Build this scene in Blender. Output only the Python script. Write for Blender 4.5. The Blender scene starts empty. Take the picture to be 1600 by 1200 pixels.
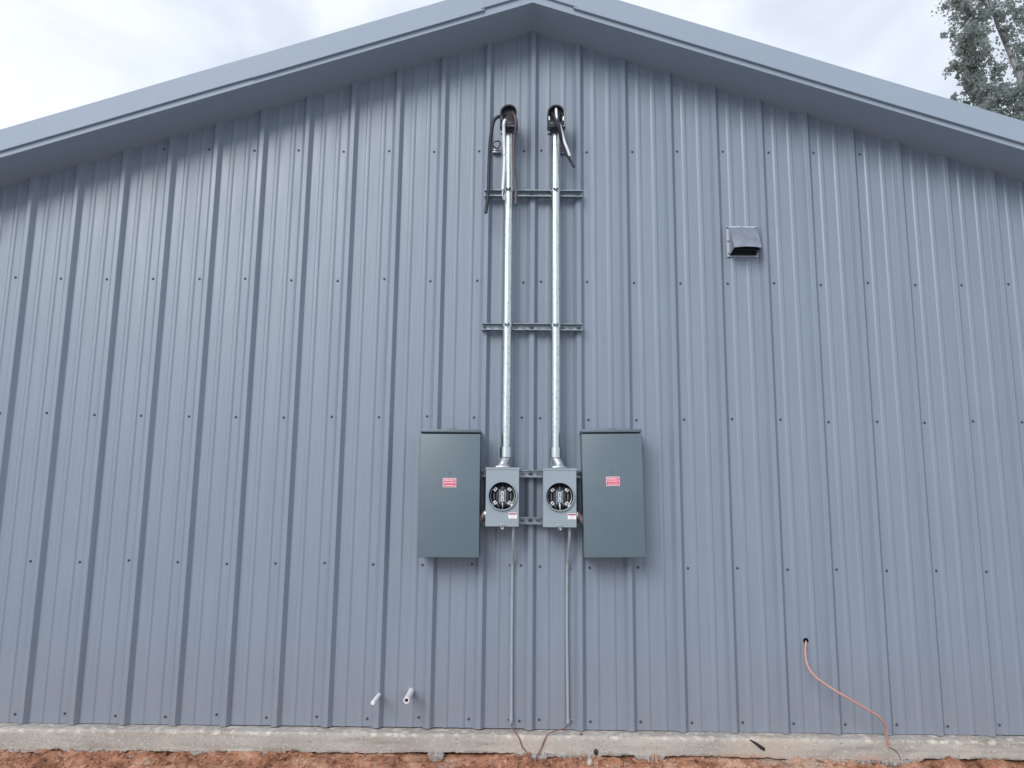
import bpy, bmesh, math, random
from mathutils import Vector, Matrix, noise
R = math.radians
random.seed(7)
scene = bpy.context.scene
col = scene.collection

# ------------------------------------------------------------------ camera
cam_d = bpy.data.cameras.new('camera')
cam = bpy.data.objects.new('camera', cam_d); col.objects.link(cam)
PITCH, YAW, ROLL = 0.15857, 0.009616, -0.010237
Mz = Matrix.Rotation(YAW, 3, 'Z'); Mx = Matrix.Rotation(PITCH, 3, 'X'); My = Matrix.Rotation(ROLL, 3, 'Y')
M = Mz @ Mx @ My
cx, cy, cz = M.col[0], M.col[1], M.col[2]
rot = Matrix((cx, cz, -cy)).transposed()
cam.matrix_world = Matrix.Translation((-0.0782, -4.868, 1.312)) @ rot.to_4x4()
cam_d.sensor_width = 36.0; cam_d.lens = 27.0; cam_d.clip_start = 0.05; cam_d.clip_end = 2000
scene.camera = cam

# ------------------------------------------------------------------ world, sun, exposure
SUN_EL, SUN_AZ = R(31), R(-27)          # azimuth: from the wall's outward normal towards the left
sun_dir = Vector((math.sin(SUN_AZ) * math.cos(SUN_EL), -math.cos(SUN_AZ) * math.cos(SUN_EL), math.sin(SUN_EL)))
w = bpy.data.worlds.new('World'); scene.world = w; w.use_nodes = True
nt = w.node_tree; nt.nodes.clear()
def wn(t, **k):
    n = nt.nodes.new(t)
    for a, b in k.items(): setattr(n, a, b)
    return n
out = wn('ShaderNodeOutputWorld'); bg = wn('ShaderNodeBackground'); bg.inputs['Strength'].default_value = 0.1
sky = wn('ShaderNodeTexSky', sky_type='NISHITA'); sky.sun_disc = False
sky.sun_elevation = SUN_EL; sky.sun_rotation = math.atan2(sun_dir.x, sun_dir.y)
tc = wn('ShaderNodeTexCoord')
mp = wn('ShaderNodeMapping'); mp.inputs['Scale'].default_value = (1.6, 1.6, 3.0); mp.inputs['Location'].default_value = (3.1, 0.4, 0.35)
n1 = wn('ShaderNodeTexNoise'); n1.inputs['Scale'].default_value = 1.7; n1.inputs['Detail'].default_value = 6; n1.inputs['Roughness'].default_value = 0.5; n1.inputs['Distortion'].default_value = 0.6
cr = wn('ShaderNodeValToRGB')
cr.color_ramp.elements[0].position = 0.38; cr.color_ramp.elements[0].color = (4.75, 5.15, 5.85, 1)
cr.color_ramp.elements[1].position = 0.60; cr.color_ramp.elements[1].color = (6.4, 6.75, 7.4, 1)
mx = wn('ShaderNodeMix', data_type='RGBA'); mx.inputs['Factor'].default_value = 0.93
L = nt.links.new
L(tc.outputs['Generated'], mp.inputs['Vector']); L(mp.outputs['Vector'], n1.inputs['Vector'])
L(n1.outputs['Fac'], cr.inputs['Fac']); L(sky.outputs['Color'], mx.inputs['A']); L(cr.outputs['Color'], mx.inputs['B'])
L(mx.outputs['Result'], bg.inputs['Color']); L(bg.outputs['Background'], out.inputs['Surface'])
sd = bpy.data.lights.new('sun', 'SUN'); sd.energy = 1.5; sd.angle = R(32); sd.color = (1.0, 0.97, 0.93)
so = bpy.data.objects.new('sun', sd); col.objects.link(so)
so.rotation_euler = sun_dir.to_track_quat('Z', 'Y').to_euler(); so.location = sun_dir * 30
scene.view_settings.view_transform = 'Standard'; scene.view_settings.look = 'None'
scene.view_settings.gamma = 1.0; scene.view_settings.use_curve_mapping = False
scene.view_settings.exposure = 0.72

# ------------------------------------------------------------------ materials
def new_mat(name):
    m = bpy.data.materials.new(name); m.use_nodes = True
    return m, m.node_tree, m.node_tree.nodes['Principled BSDF']
def mat(name, base, rough=0.5, metal=0.0, var=0.08, scale=8.0, stretch=(1, 1, 1), bump=0.0, bscale=40.0, spec=0.5, rvar=0.0, dark=None, dthr=(0.6, 0.7), dscale=5.0, bdist=0.002):
    """plain surface with colour grain, wear and fine relief, all in object space"""
    m, t, b = new_mat(name)
    N = t.nodes.new; K = t.links.new
    c = N('ShaderNodeTexCoord'); mpn = N('ShaderNodeMapping'); mpn.inputs['Scale'].default_value = stretch
    K(c.outputs['Object'], mpn.inputs['Vector'])
    nz = N('ShaderNodeTexNoise'); nz.inputs['Scale'].default_value = scale; nz.inputs['Detail'].default_value = 6
    K(mpn.outputs['Vector'], nz.inputs['Vector'])
    mi = N('ShaderNodeMix'); mi.data_type = 'RGBA'
    mi.inputs['A'].default_value = tuple(max(0, v * (1 - var)) for v in base) + (1,)
    mi.inputs['B'].default_value = tuple(min(1, v * (1 + var)) for v in base) + (1,)
    mr = N('ShaderNodeMapRange'); mr.inputs['From Min'].default_value = 0.3; mr.inputs['From Max'].default_value = 0.7
    K(nz.outputs['Fac'], mr.inputs['Value']); K(mr.outputs['Result'], mi.inputs['Factor'])
    last = mi.outputs['Result']
    if dark:
        n2 = N('ShaderNodeTexNoise'); n2.inputs['Scale'].default_value = dscale; n2.inputs['Detail'].default_value = 8; n2.inputs['Roughness'].default_value = 0.65
        K(mpn.outputs['Vector'], n2.inputs['Vector'])
        m2 = N('ShaderNodeMapRange'); m2.inputs['From Min'].default_value = dthr[0]; m2.inputs['From Max'].default_value = dthr[1]
        K(n2.outputs['Fac'], m2.inputs['Value'])
        mm = N('ShaderNodeMix'); mm.data_type = 'RGBA'; mm.inputs['B'].default_value = tuple(dark) + (1,)
        K(m2.outputs['Result'], mm.inputs['Factor']); K(last, mm.inputs['A']); last = mm.outputs['Result']
    K(last, b.inputs['Base Color'])
    b.inputs['Roughness'].default_value = rough; b.inputs['Metallic'].default_value = metal
    b.inputs['Specular IOR Level'].default_value = spec
    if rvar:
        m3 = N('ShaderNodeMapRange'); m3.inputs['To Min'].default_value = rough - rvar; m3.inputs['To Max'].default_value = rough + rvar
        m3.inputs['From Min'].default_value = 0.3; m3.inputs['From Max'].default_value = 0.7
        K(nz.outputs['Fac'], m3.inputs['Value']); K(m3.outputs['Result'], b.inputs['Roughness'])
    if bump:
        n3 = N('ShaderNodeTexNoise'); n3.inputs['Scale'].default_value = bscale; n3.inputs['Detail'].default_value = 5
        K(mpn.outputs['Vector'], n3.inputs['Vector'])
        bp = N('ShaderNodeBump'); bp.inputs['Strength'].default_value = bump; bp.inputs['Distance'].default_value = bdist
        K(n3.outputs['Fac'], bp.inputs['Height']); K(bp.outputs['Normal'], b.inputs['Normal'])
    return m

def siding_mat():
    m, t, b = new_mat('painted_siding'); N = t.nodes.new; K = t.links.new
    c = N('ShaderNodeTexCoord'); oi = N('ShaderNodeObjectInfo')
    def nz(scale, st=(1, 1, 1), detail=5, rough=0.5):
        mp_ = N('ShaderNodeMapping'); mp_.inputs['Scale'].default_value = st; K(c.outputs['Object'], mp_.inputs['Vector'])
        n = N('ShaderNodeTexNoise'); n.inputs['Scale'].default_value = scale; n.inputs['Detail'].default_value = detail; n.inputs['Roughness'].default_value = rough
        K(mp_.outputs['Vector'], n.inputs['Vector']); return n.outputs['Fac']
    def ramp(src, lo, hi, a=0.0, z=1.0):
        r_ = N('ShaderNodeMapRange')
        for k, v in (('From Min', lo), ('From Max', hi), ('To Min', a), ('To Max', z)): r_.inputs[k].default_value = v
        K(src, r_.inputs['Value']); return r_.outputs['Result']
    def mixc(fac, a, bcol):
        x = N('ShaderNodeMix'); x.data_type = 'RGBA'; K(fac, x.inputs['Factor'])
        for s_, v in (('A', a), ('B', bcol)):
            if isinstance(v, tuple): x.inputs[s_].default_value = v + (1,)
            else: K(v, x.inputs[s_])
        return x.outputs['Result']
    base = mixc(oi.outputs['Random'], (0.182, 0.222, 0.281), (0.193, 0.232, 0.292))
    base = mixc(ramp(nz(5, (9, 1, 0.22), 6, 0.6), 0.40, 0.66, 0.0, 0.55), base, (0.158, 0.201, 0.258))      # faint run-off streaks
    base = mixc(ramp(nz(2.0, (1.5, 1, 1), 4), 0.45, 0.7, 0.0, 0.5), base, (0.195, 0.240, 0.300))             # chalky patches
    sp = N('ShaderNodeSeparateXYZ'); K(c.outputs['Object'], sp.inputs['Vector'])
    d = N('ShaderNodeMath'); d.operation = 'MULTIPLY'
    K(ramp(sp.outputs['Z'], 0.55, 0.0, 0.0, 0.26), d.inputs[0]); K(ramp(nz(9, (2, 1, 0.8), 7, 0.7), 0.35, 0.70, 0.25, 1.0), d.inputs[1])
    base = mixc(d.outputs[0], base, (0.25, 0.17, 0.15))                                                       # reddish tint, stronger towards the bottom
    K(base, b.inputs['Base Color']); b.inputs['Specular IOR Level'].default_value = 0.55
    K(ramp(nz(4, (4, 1, 0.4), 5), 0.3, 0.7, 0.34, 0.48), b.inputs['Roughness'])
    bp = N('ShaderNodeBump'); bp.inputs['Strength'].default_value = 0.5; bp.inputs['Distance'].default_value = 0.005
    K(nz(3.2, (3.2, 1, 0.30), 3), bp.inputs['Height']); K(bp.outputs['Normal'], b.inputs['Normal'])
    return m
M_PAINT = siding_mat()
M_TRIM = mat('painted_trim', (0.252, 0.302, 0.372), rough=0.55, spec=0.35, var=0.03, scale=2.0, stretch=(0.6, 1, 1), bump=0.25, bscale=3.0, bdist=0.004)  # same paint as the siding, lightened for glare and a brighter soffit
M_SCREW = mat('screw_paint', (0.042, 0.052, 0.070), rough=0.45, spec=0.4, var=0.2, scale=60)
M_GALV = mat('galvanized_pipe', (0.57, 0.63, 0.635), rough=0.30, metal=1.0, var=0.05, scale=45,
             dark=(0.34, 0.39, 0.40), dthr=(0.50, 0.72), dscale=42)
M_EMT = mat('thin_conduit_zinc', (0.30, 0.335, 0.375), rough=0.42, metal=0.15, var=0.1, scale=40)
M_STRUT = mat('galvanized_strut', (0.30, 0.34, 0.375), rough=0.36, metal=0.9, var=0.15, scale=40, rvar=0.08)
M_CAST = mat('cast_metal', (0.42, 0.43, 0.47), rough=0.45, metal=0.75, var=0.15, scale=60, bump=0.2, bscale=150)
M_BOLT = mat('zinc_bolt', (0.10, 0.11, 0.13), rough=0.45, metal=0.6, var=0.25, scale=80)
M_PANEL = mat('dark_grey_enamel', (0.096, 0.133, 0.161), rough=0.42, var=0.04, scale=5, bump=0.08, bscale=220, bdist=0.0005)
M_METER = mat('light_grey_enamel', (0.245, 0.292, 0.335), rough=0.40, var=0.04, scale=6, bump=0.08, bscale=200, bdist=0.0005)
M_DARK = mat('dark_cavity', (0.012, 0.014, 0.018), rough=0.6, var=0.3, scale=30)
M_PLAST = mat('black_plastic', (0.032, 0.036, 0.046), rough=0.33, var=0.2, scale=30)
M_JAW = mat('tin_jaw', (0.62, 0.63, 0.65), rough=0.35, metal=0.6, var=0.15, scale=90)
M_CAPG = mat('dark_cast_sill', (0.022, 0.024, 0.032), rough=0.5, var=0.2, scale=40)
M_PLATE = mat('navy_black_plate', (0.010, 0.013, 0.021), rough=0.5, spec=0.3, var=0.3, scale=40)
M_HOLE = mat('open_hole', (0.006, 0.007, 0.010), rough=1.0, spec=0.0, var=0.2)
M_WBLK = mat('black_wire', (0.016, 0.020, 0.028), rough=0.5, spec=0.35, var=0.2, scale=40)
M_WWHT = mat('white_wire', (0.66, 0.68, 0.70), rough=0.4, var=0.06, scale=40)
M_WBRN = mat('maroon_wire', (0.075, 0.052, 0.065), rough=0.42, var=0.2, scale=40)
M_COPPER = mat('weathered_copper', (0.20, 0.105, 0.085), rough=0.5, metal=0.3, var=0.3, scale=60)
M_RED = mat('red_label', (0.56, 0.04, 0.115), rough=0.4, var=0.04, scale=40)
M_DRED = mat('dark_red_band', (0.30, 0.03, 0.06), rough=0.4, var=0.05, scale=40)
M_LWHT = mat('white_print', (0.78, 0.76, 0.78), rough=0.45, var=0.03, scale=40)
M_LGRY = mat('grey_print', (0.42, 0.40, 0.42), rough=0.5, var=0.05, scale=40)
M_PVC = mat('white_pvc', (0.74, 0.73, 0.75), rough=0.38, var=0.05, scale=30, dark=(0.5, 0.47, 0.46), dthr=(0.63, 0.8), dscale=30)
M_ORNG = mat('orange_jacket', (0.47, 0.235, 0.195), rough=0.55, var=0.08, scale=30)
M_VENT = mat('vent_metal', (0.225, 0.255, 0.315), rough=0.38, metal=0.25, var=0.16, scale=14, bump=0.25, bscale=18, dark=(0.13, 0.15, 0.19), dthr=(0.55, 0.75), dscale=22)
M_VEDGE = mat('vent_flange_metal', (0.40, 0.43, 0.49), rough=0.36, metal=0.3, var=0.08, scale=30)
M_WOOD = mat('raw_stake_wood', (0.34, 0.20, 0.13), rough=0.8, var=0.35, scale=20, stretch=(12, 12, 1), bump=0.5, bscale=30)
M_RUST = mat('brown_nipple_metal', (0.21, 0.165, 0.16), rough=0.45, metal=0.5, var=0.3, scale=40)
M_BARK = mat('bark', (0.29, 0.29, 0.30), rough=0.9, var=0.3, scale=8, stretch=(4, 4, 1), bump=0.6, bscale=10)  # lightened in colour to match the veiling glare on the crown
M_SIDE = mat('painted_back_wall', (0.19, 0.25, 0.317), rough=0.5, var=0.05, scale=2)
M_PEB = mat('red_pebble', (0.22, 0.10, 0.08), rough=0.8, var=0.3, scale=60)

def concrete_mat():
    m, t, b = new_mat('rough_concrete'); N = t.nodes.new; K = t.links.new
    c = N('ShaderNodeTexCoord')
    def nz(scale, detail=6, st=(1, 1, 1), rough=0.55):
        mp_ = N('ShaderNodeMapping'); mp_.inputs['Scale'].default_value = st; K(c.outputs['Object'], mp_.inputs['Vector'])
        n = N('ShaderNodeTexNoise'); n.inputs['Scale'].default_value = scale; n.inputs['Detail'].default_value = detail; n.inputs['Roughness'].default_value = rough
        K(mp_.outputs['Vector'], n.inputs['Vector']); return n.outputs['Fac']
    def ramp(src, lo, hi):
        r_ = N('ShaderNodeMapRange'); r_.inputs['From Min'].default_value = lo; r_.inputs['From Max'].default_value = hi; K(src, r_.inputs['Value']); return r_.outputs['Result']
    def mixc(fac, a, bcol):
        x = N('ShaderNodeMix'); x.data_type = 'RGBA'; K(fac, x.inputs['Factor'])
        for s, v in (('A', a), ('B', bcol)):
            if isinstance(v, tuple): x.inputs[s].default_value = v + (1,)
            else: K(v, x.inputs[s])
        return x.outputs['Result']
    base = mixc(ramp(nz(2.2, 5), 0.35, 0.65), (0.30, 0.278, 0.256), (0.425, 0.402, 0.375))
    base = mixc(ramp(nz(3.0, 6, (0.7, 1, 9)), 0.50, 0.72), base, (0.25, 0.222, 0.19))       # form board streaks
    base = mixc(ramp(nz(1.1, 3), 0.52, 0.70), base, (0.40, 0.345, 0.295))                    # clay tinted areas
    base = mixc(ramp(nz(60, 4), 0.55, 0.75), base, (0.47, 0.45, 0.42))                      # sand grain
    base = mixc(ramp(nz(95, 3), 0.62, 0.70), base, (0.14, 0.125, 0.12))                      # pits
    # bright chipped upper edge and clay splash on the lower edge (by height)
    sp = N('ShaderNodeSeparateXYZ'); K(c.outputs['Object'], sp.inputs['Vector'])
    e = N('ShaderNodeMath'); e.operation = 'MULTIPLY'
    K(ramp(sp.outputs['Z'], -0.034, -0.020), e.inputs[0]); K(ramp(nz(22, 7), 0.50, 0.66), e.inputs[1])
    base = mixc(e.outputs[0], base, (0.54, 0.50, 0.455))
    e2 = N('ShaderNodeMath'); e2.operation = 'MULTIPLY'
    K(ramp(sp.outputs['Z'], -0.085, -0.125), e2.inputs[0]); K(ramp(nz(5, 6), 0.50, 0.66), e2.inputs[1])
    base = mixc(e2.outputs[0], base, (0.40, 0.22, 0.15))
    K(base, b.inputs['Base Color']); b.inputs['Roughness'].default_value = 0.9; b.inputs['Specular IOR Level'].default_value = 0.2
    bp = N('ShaderNodeBump'); bp.inputs['Strength'].default_value = 0.6; bp.inputs['Distance'].default_value = 0.004
    K(nz(70, 6), bp.inputs['Height']); K(bp.outputs['Normal'], b.inputs['Normal'])
    return m
M_CONC = concrete_mat()
def aggregate_mat():
    m, t, b = new_mat('rough_aggregate'); N = t.nodes.new; K = t.links.new
    c = N('ShaderNodeTexCoord')
    v = N('ShaderNodeTexVoronoi'); v.inputs['Scale'].default_value = 85; v.inputs['Randomness'].default_value = 1.0; K(c.outputs['Object'], v.inputs['Vector'])
    n = N('ShaderNodeTexNoise'); n.inputs['Scale'].default_value = 70; n.inputs['Detail'].default_value = 7; n.inputs['Roughness'].default_value = 0.7; K(c.outputs['Object'], n.inputs['Vector'])
    cr_ = N('ShaderNodeValToRGB'); e = cr_.color_ramp.elements
    e[0].position = 0.36; e[0].color = (0.10, 0.085, 0.08, 1); e[1].position = 0.66; e[1].color = (0.48, 0.46, 0.44, 1); x = e.new(0.48); x.color = (0.30, 0.275, 0.26, 1)
    K(n.outputs['Fac'], cr_.inputs['Fac'])
    mi = N('ShaderNodeMix'); mi.data_type = 'RGBA'; mi.blend_type = 'MULTIPLY'; mi.inputs['Factor'].default_value = 0.35
    bw = N('ShaderNodeRGBToBW'); K(v.outputs['Color'], bw.inputs['Color'])
    K(cr_.outputs['Color'], mi.inputs['A']); K(bw.outputs['Val'], mi.inputs['B'])
    n2 = N('ShaderNodeTexNoise'); n2.inputs['Scale'].default_value = 6; n2.inputs['Detail'].default_value = 5; K(c.outputs['Object'], n2.inputs['Vector'])
    r_ = N('ShaderNodeMapRange'); r_.inputs['From Min'].default_value = 0.5; r_.inputs['From Max'].default_value = 0.7; K(n2.outputs['Fac'], r_.inputs['Value'])
    m2 = N('ShaderNodeMix'); m2.data_type = 'RGBA'; m2.inputs['B'].default_value = (0.30, 0.16, 0.11, 1); K(r_.outputs['Result'], m2.inputs['Factor']); K(mi.outputs['Result'], m2.inputs['A'])
    K(m2.outputs['Result'], b.inputs['Base Color']); b.inputs['Roughness'].default_value = 0.95; b.inputs['Specular IOR Level'].default_value = 0.15
    bp = N('ShaderNodeBump'); bp.inputs['Strength'].default_value = 1.0; bp.inputs['Distance'].default_value = 0.006
    K(n.outputs['Fac'], bp.inputs['Height']); K(bp.outputs['Normal'], b.inputs['Normal'])
    return m
M_AGG = aggregate_mat()

def soil_mat():
    m, t, b = new_mat('red_clay_bounce_yard'); N = t.nodes.new; K = t.links.new
    c = N('ShaderNodeTexCoord')
    def nz(scale, detail=7, rough=0.6):
        n = N('ShaderNodeTexNoise'); n.inputs['Scale'].default_value = scale; n.inputs['Detail'].default_value = detail; n.inputs['Roughness'].default_value = rough
        K(c.outputs['Object'], n.inputs['Vector']); return n.outputs['Fac']
    cr_ = N('ShaderNodeValToRGB'); e = cr_.color_ramp.elements
    e[0].position = 0.30; e[0].color = (0.11, 0.048, 0.030, 1); e[1].position = 0.68; e[1].color = (0.50, 0.315, 0.225, 1)
    x = e.new(0.50); x.color = (0.345, 0.168, 0.105, 1)
    K(nz(5.5), cr_.inputs['Fac'])
    mi = N('ShaderNodeMix'); mi.data_type = 'RGBA'; mi.inputs['B'].default_value = (0.52, 0.37, 0.285, 1)
    r_ = N('ShaderNodeMapRange'); r_.inputs['From Min'].default_value = 0.58; r_.inputs['From Max'].default_value = 0.72
    K(nz(42, 5), r_.inputs['Value']); K(r_.outputs['Result'], mi.inputs['Factor']); K(cr_.outputs['Color'], mi.inputs['A'])
    ci = N('ShaderNodeMix'); ci.data_type = 'RGBA'; ci.inputs['B'].default_value = (0.40, 0.345, 0.30, 1)
    c1 = N('ShaderNodeMapRange'); c1.inputs['From Min'].default_value = 0.54; c1.inputs['From Max'].default_value = 0.66; c1.inputs['To Max'].default_value = 0.75
    K(nz(4.1, 8, 0.7), c1.inputs['Value']); K(c1.outputs['Result'], ci.inputs['Factor']); K(mi.outputs['Result'], ci.inputs['A'])
    dk = N('ShaderNodeMix'); dk.data_type = 'RGBA'; dk.inputs['B'].default_value = (0.085, 0.040, 0.026, 1)  # dark brown blotches painted in as the shade of crevices
    d1 = N('ShaderNodeMapRange'); d1.inputs['From Min'].default_value = 0.57; d1.inputs['From Max'].default_value = 0.68; d1.inputs['To Max'].default_value = 0.8
    K(nz(13.0, 6, 0.65), d1.inputs['Value']); K(d1.outputs['Result'], dk.inputs['Factor']); K(ci.outputs['Result'], dk.inputs['A'])
    mi = dk
    sp = N('ShaderNodeSeparateXYZ'); g_ = N('ShaderNodeNewGeometry'); K(g_.outputs['Position'], sp.inputs['Vector'])
    ad = N('ShaderNodeMath'); ad.operation = 'ADD'; n9 = nz(1.6); K(sp.outputs['Y'], ad.inputs[0]); K(n9, ad.inputs[1])
    yr = N('ShaderNodeMapRange'); yr.inputs['From Min'].default_value = -0.55; yr.inputs['From Max'].default_value = -1.1; K(ad.outputs[0], yr.inputs['Value'])
    gm = N('ShaderNodeMix'); gm.data_type = 'RGBA'; K(yr.outputs['Result'], gm.inputs['Factor']); K(mi.outputs['Result'], gm.inputs['A'])
    gc = N('ShaderNodeMix'); gc.data_type = 'RGBA'; gc.inputs['A'].default_value = (0.34, 0.345, 0.345, 1); gc.inputs['B'].default_value = (0.50, 0.50, 0.49, 1); K(nz(30), gc.inputs['Factor'])  # unseen pale grey yard, added to bounce neutral light up to the soffit
    K(gc.outputs['Result'], gm.inputs['B'])
    K(gm.outputs['Result'], b.inputs['Base Color']); b.inputs['Roughness'].default_value = 0.95; b.inputs['Specular IOR Level'].default_value = 0.15
    bp = N('ShaderNodeBump'); bp.inputs['Strength'].default_value = 1.0; bp.inputs['Distance'].default_value = 0.012
    K(nz(60, 8), bp.inputs['Height']); K(bp.outputs['Normal'], b.inputs['Normal'])
    return m
M_SOIL = soil_mat()

def leaf_mat():
    m, t, b = new_mat('tree_leaves'); N = t.nodes.new; K = t.links.new
    c = N('ShaderNodeTexCoord'); n = N('ShaderNodeTexNoise'); n.inputs['Scale'].default_value = 9; n.inputs['Detail'].default_value = 3
    K(c.outputs['Object'], n.inputs['Vector'])
    mi = N('ShaderNodeMix'); mi.data_type = 'RGBA'; mi.inputs['A'].default_value = (0.18, 0.222, 0.212, 1); mi.inputs['B'].default_value = (0.285, 0.325, 0.312, 1)  # leaf colour paled to stand in for lens glare over the tree
    r_ = N('ShaderNodeMapRange'); r_.inputs['From Min'].default_value = 0.35; r_.inputs['From Max'].default_value = 0.65
    K(n.outputs['Fac'], r_.inputs['Value']); K(r_.outputs['Result'], mi.inputs['Factor'])
    K(mi.outputs['Result'], b.inputs['Base Color']); b.inputs['Roughness'].default_value = 0.5
    tr = N('ShaderNodeBsdfTranslucent'); tr.inputs['Color'].default_value = (0.38, 0.46, 0.43, 1)
    ms = N('ShaderNodeMixShader'); ms.inputs['Fac'].default_value = 0.5
    o = t.nodes['Material Output']
    K(b.outputs['BSDF'], ms.inputs[1]); K(tr.outputs['BSDF'], ms.inputs[2]); K(ms.outputs['Shader'], o.inputs['Surface'])
    return m
M_LEAF = leaf_mat()

# ------------------------------------------------------------------ mesh helpers
def new_bm(): return bmesh.new()
def link(name, me, parent=None, loc=None):
    o = bpy.data.objects.new(name, me); col.objects.link(o)
    if parent is not None: o.parent = parent
    if loc is not None: o.location = loc
    return o
def finish(bm, name, m, parent=None, loc=None, smooth=True, angle=32, recalc=True):
    if recalc: bmesh.ops.recalc_face_normals(bm, faces=bm.faces)
    me = bpy.data.meshes.new(name); bm.to_mesh(me); bm.free()
    for k in (m if isinstance(m, (list, tuple)) else [m]): me.materials.append(k)
    if smooth:
        me.polygons.foreach_set('use_smooth', [True] * len(me.polygons))
        me.set_sharp_from_angle(angle=R(angle))
    return link(name, me, parent, loc)
def box(bm, x0, x1, y0, y1, z0, z1, bev=0.0, seg=2):
    r = bmesh.ops.create_cube(bm, size=1.0)
    vs = r['verts']
    for v in vs:
        v.co = Vector((x0 + (v.co.x + .5) * (x1 - x0), y0 + (v.co.y + .5) * (y1 - y0), z0 + (v.co.z + .5) * (z1 - z0)))
    if bev:
        es = list({e for v in vs for e in v.link_edges})
        bmesh.ops.bevel(bm, geom=es, offset=bev, segments=seg, affect='EDGES', profile=0.5)
    return vs
def loft(bm, rings, closed=True, cap=True, mi=0):
    """rings: lists of points of equal length"""
    vr = [[bm.verts.new(p) for p in r] for r in rings]
    n = len(rings[0])
    for a, b in zip(vr[:-1], vr[1:]):
        for i in range(n if closed else n - 1):
            f = bm.faces.new((a[i], a[(i + 1) % n], b[(i + 1) % n], b[i])); f.material_index = mi
    if cap and closed:
        for r in (vr[0], vr[-1]):
            try: f = bm.faces.new(r); f.material_index = mi
            except ValueError: pass
    return vr
def circ(c, ax, r, n=20, r2=None, ph=0.0):
    ax = Vector(ax).normalized(); u = ax.orthogonal().normalized()
    if abs(ax.z) < 0.9: u = Vector((0, 0, 1)).cross(ax).normalized()
    else: u = Vector((1, 0, 0))
    v = ax.cross(u).normalized(); u = v.cross(ax).normalized()
    return [Vector(c) + u * math.cos(ph + 2 * math.pi * i / n) * r + v * math.sin(ph + 2 * math.pi * i / n) * (r2 or r) for i in range(n)]
def lathe(bm, c, ax, prof, n=24, cap=True):
    """prof: (distance along axis, radius)"""
    ax = Vector(ax).normalized()
    loft(bm, [circ(Vector(c) + ax * d, ax, max(r, 1e-5), n) for d, r in prof], cap=cap)
def smooth_path(pts, sub=6):
    P = [Vector(p) for p in pts]; res = []
    for i in range(len(P) - 1):
        p0 = P[max(i - 1, 0)]; p1 = P[i]; p2 = P[i + 1]; p3 = P[min(i + 2, len(P) - 1)]
        for k in range(sub):
            t = k / sub
            res.append(0.5 * ((2 * p1) + (p2 - p0) * t + (2 * p0 - 5 * p1 + 4 * p2 - p3) * t * t + (3 * p1 - p0 - 3 * p2 + p3) * t ** 3))
    res.append(P[-1]); return res
def tube(bm, pts, r, n=10, sub=6, taper=None, cap=True):
    P = smooth_path(pts, sub) if sub > 1 else [Vector(p) for p in pts]
    t0 = (P[1] - P[0]).normalized(); u = t0.orthogonal().normalized(); rings = []
    for i, p in enumerate(P):
        t = (P[min(i + 1, len(P) - 1)] - P[max(i - 1, 0)])
        t = t.normalized() if t.length > 1e-9 else t0
        u = (u - t * u.dot(t)).normalized(); v = t.cross(u)
        rr = r if taper is None else r * (1 - (1 - taper) * i / (len(P) - 1))
        rings.append([p + (u * math.cos(2 * math.pi * k / n) + v * math.sin(2 * math.pi * k / n)) * rr for k in range(n)])
    loft(bm, rings, cap=cap)
def empty(name, label, cat, loc=(0, 0, 0), group=None):
    o = bpy.data.objects.new(name, None); col.objects.link(o); o.location = loc; o.empty_display_size = 0.1
    o['label'] = label; o['category'] = cat
    if group: o['group'] = group
    return o
def tag(o, label, cat, group=None, kind=None):
    o['label'] = label; o['category'] = cat
    if group: o['group'] = group
    if kind: o['kind'] = kind
    return o
def text_mesh(s, size, width=None):
    cu = bpy.data.curves.new('lettering', 'FONT'); cu.body = s; cu.size = size; cu.align_x = 'CENTER'; cu.align_y = 'CENTER'; cu.extrude = 0.0002; cu.offset = size * 0.012
    o = bpy.data.objects.new('lettering', cu); col.objects.link(o)
    dg = bpy.context.evaluated_depsgraph_get(); me = bpy.data.meshes.new_from_object(o.evaluated_get(dg))
    bpy.data.objects.remove(o); bpy.data.curves.remove(cu)
    xs = [v.co.x for v in me.vertices]; s_ = (width / (max(xs) - min(xs))) if width else 1.0
    for v in me.vertices: v.co = Vector((v.co.x * s_, -v.co.z, v.co.y))   # upright, facing -Y
    return me
def fbm(x, y, z, oct=4, h=0.9): return noise.fractal(Vector((x, y, z)), h, 2.1, oct)

# ================================================================== THE SETTING: GROUND
def lines(fine, coarse): return sorted(set([round(v, 5) for v in fine + coarse]))
xs = lines([i * 0.011 for i in range(-340, 341)], [s * v for s in (-1, 1) for v in (3.9, 4.2, 4.7, 5.4, 6.5, 8, 11, 16, 25, 40, 70, 120, 220, 400)])
ys = lines([-0.02 - 0.008 * i for i in range(0, 56)], [-0.5, -0.58, -0.68, -0.8, -1, -1.3, -1.7, -2.2, -3, -4, -5.2, -7, -10, -15, -25, -45, -90, -180, -400, 0.3, 1, 4, 10, 20, 40, 90, 180, 400])
def spill_amt(x):
    """how far rough over-poured concrete hangs below the form line, in metres, at places along the wall"""
    v = 0.0
    for c, wd, d in ((-1.60, 0.17, 0.045), (-1.92, 0.07, 0.03), (-0.545, 0.05, 0.08), (0.08, 0.17, 0.036), (0.30, 0.12, 0.026), (2.10, 0.19, 0.055), (0.70, 0.09, 0.03), (-2.55, 0.2, 0.03), (-3.0, 0.22, 0.03), (1.75, 0.2, 0.016)):
        u = 1 - abs((x - c) / wd) ** 3
        if u > 0: v = max(v, d * min(1, u * 1.6) * (0.75 + 0.9 * noise.noise(Vector((x * 9, c, 0)))))
    return max(0.0, v)
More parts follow.
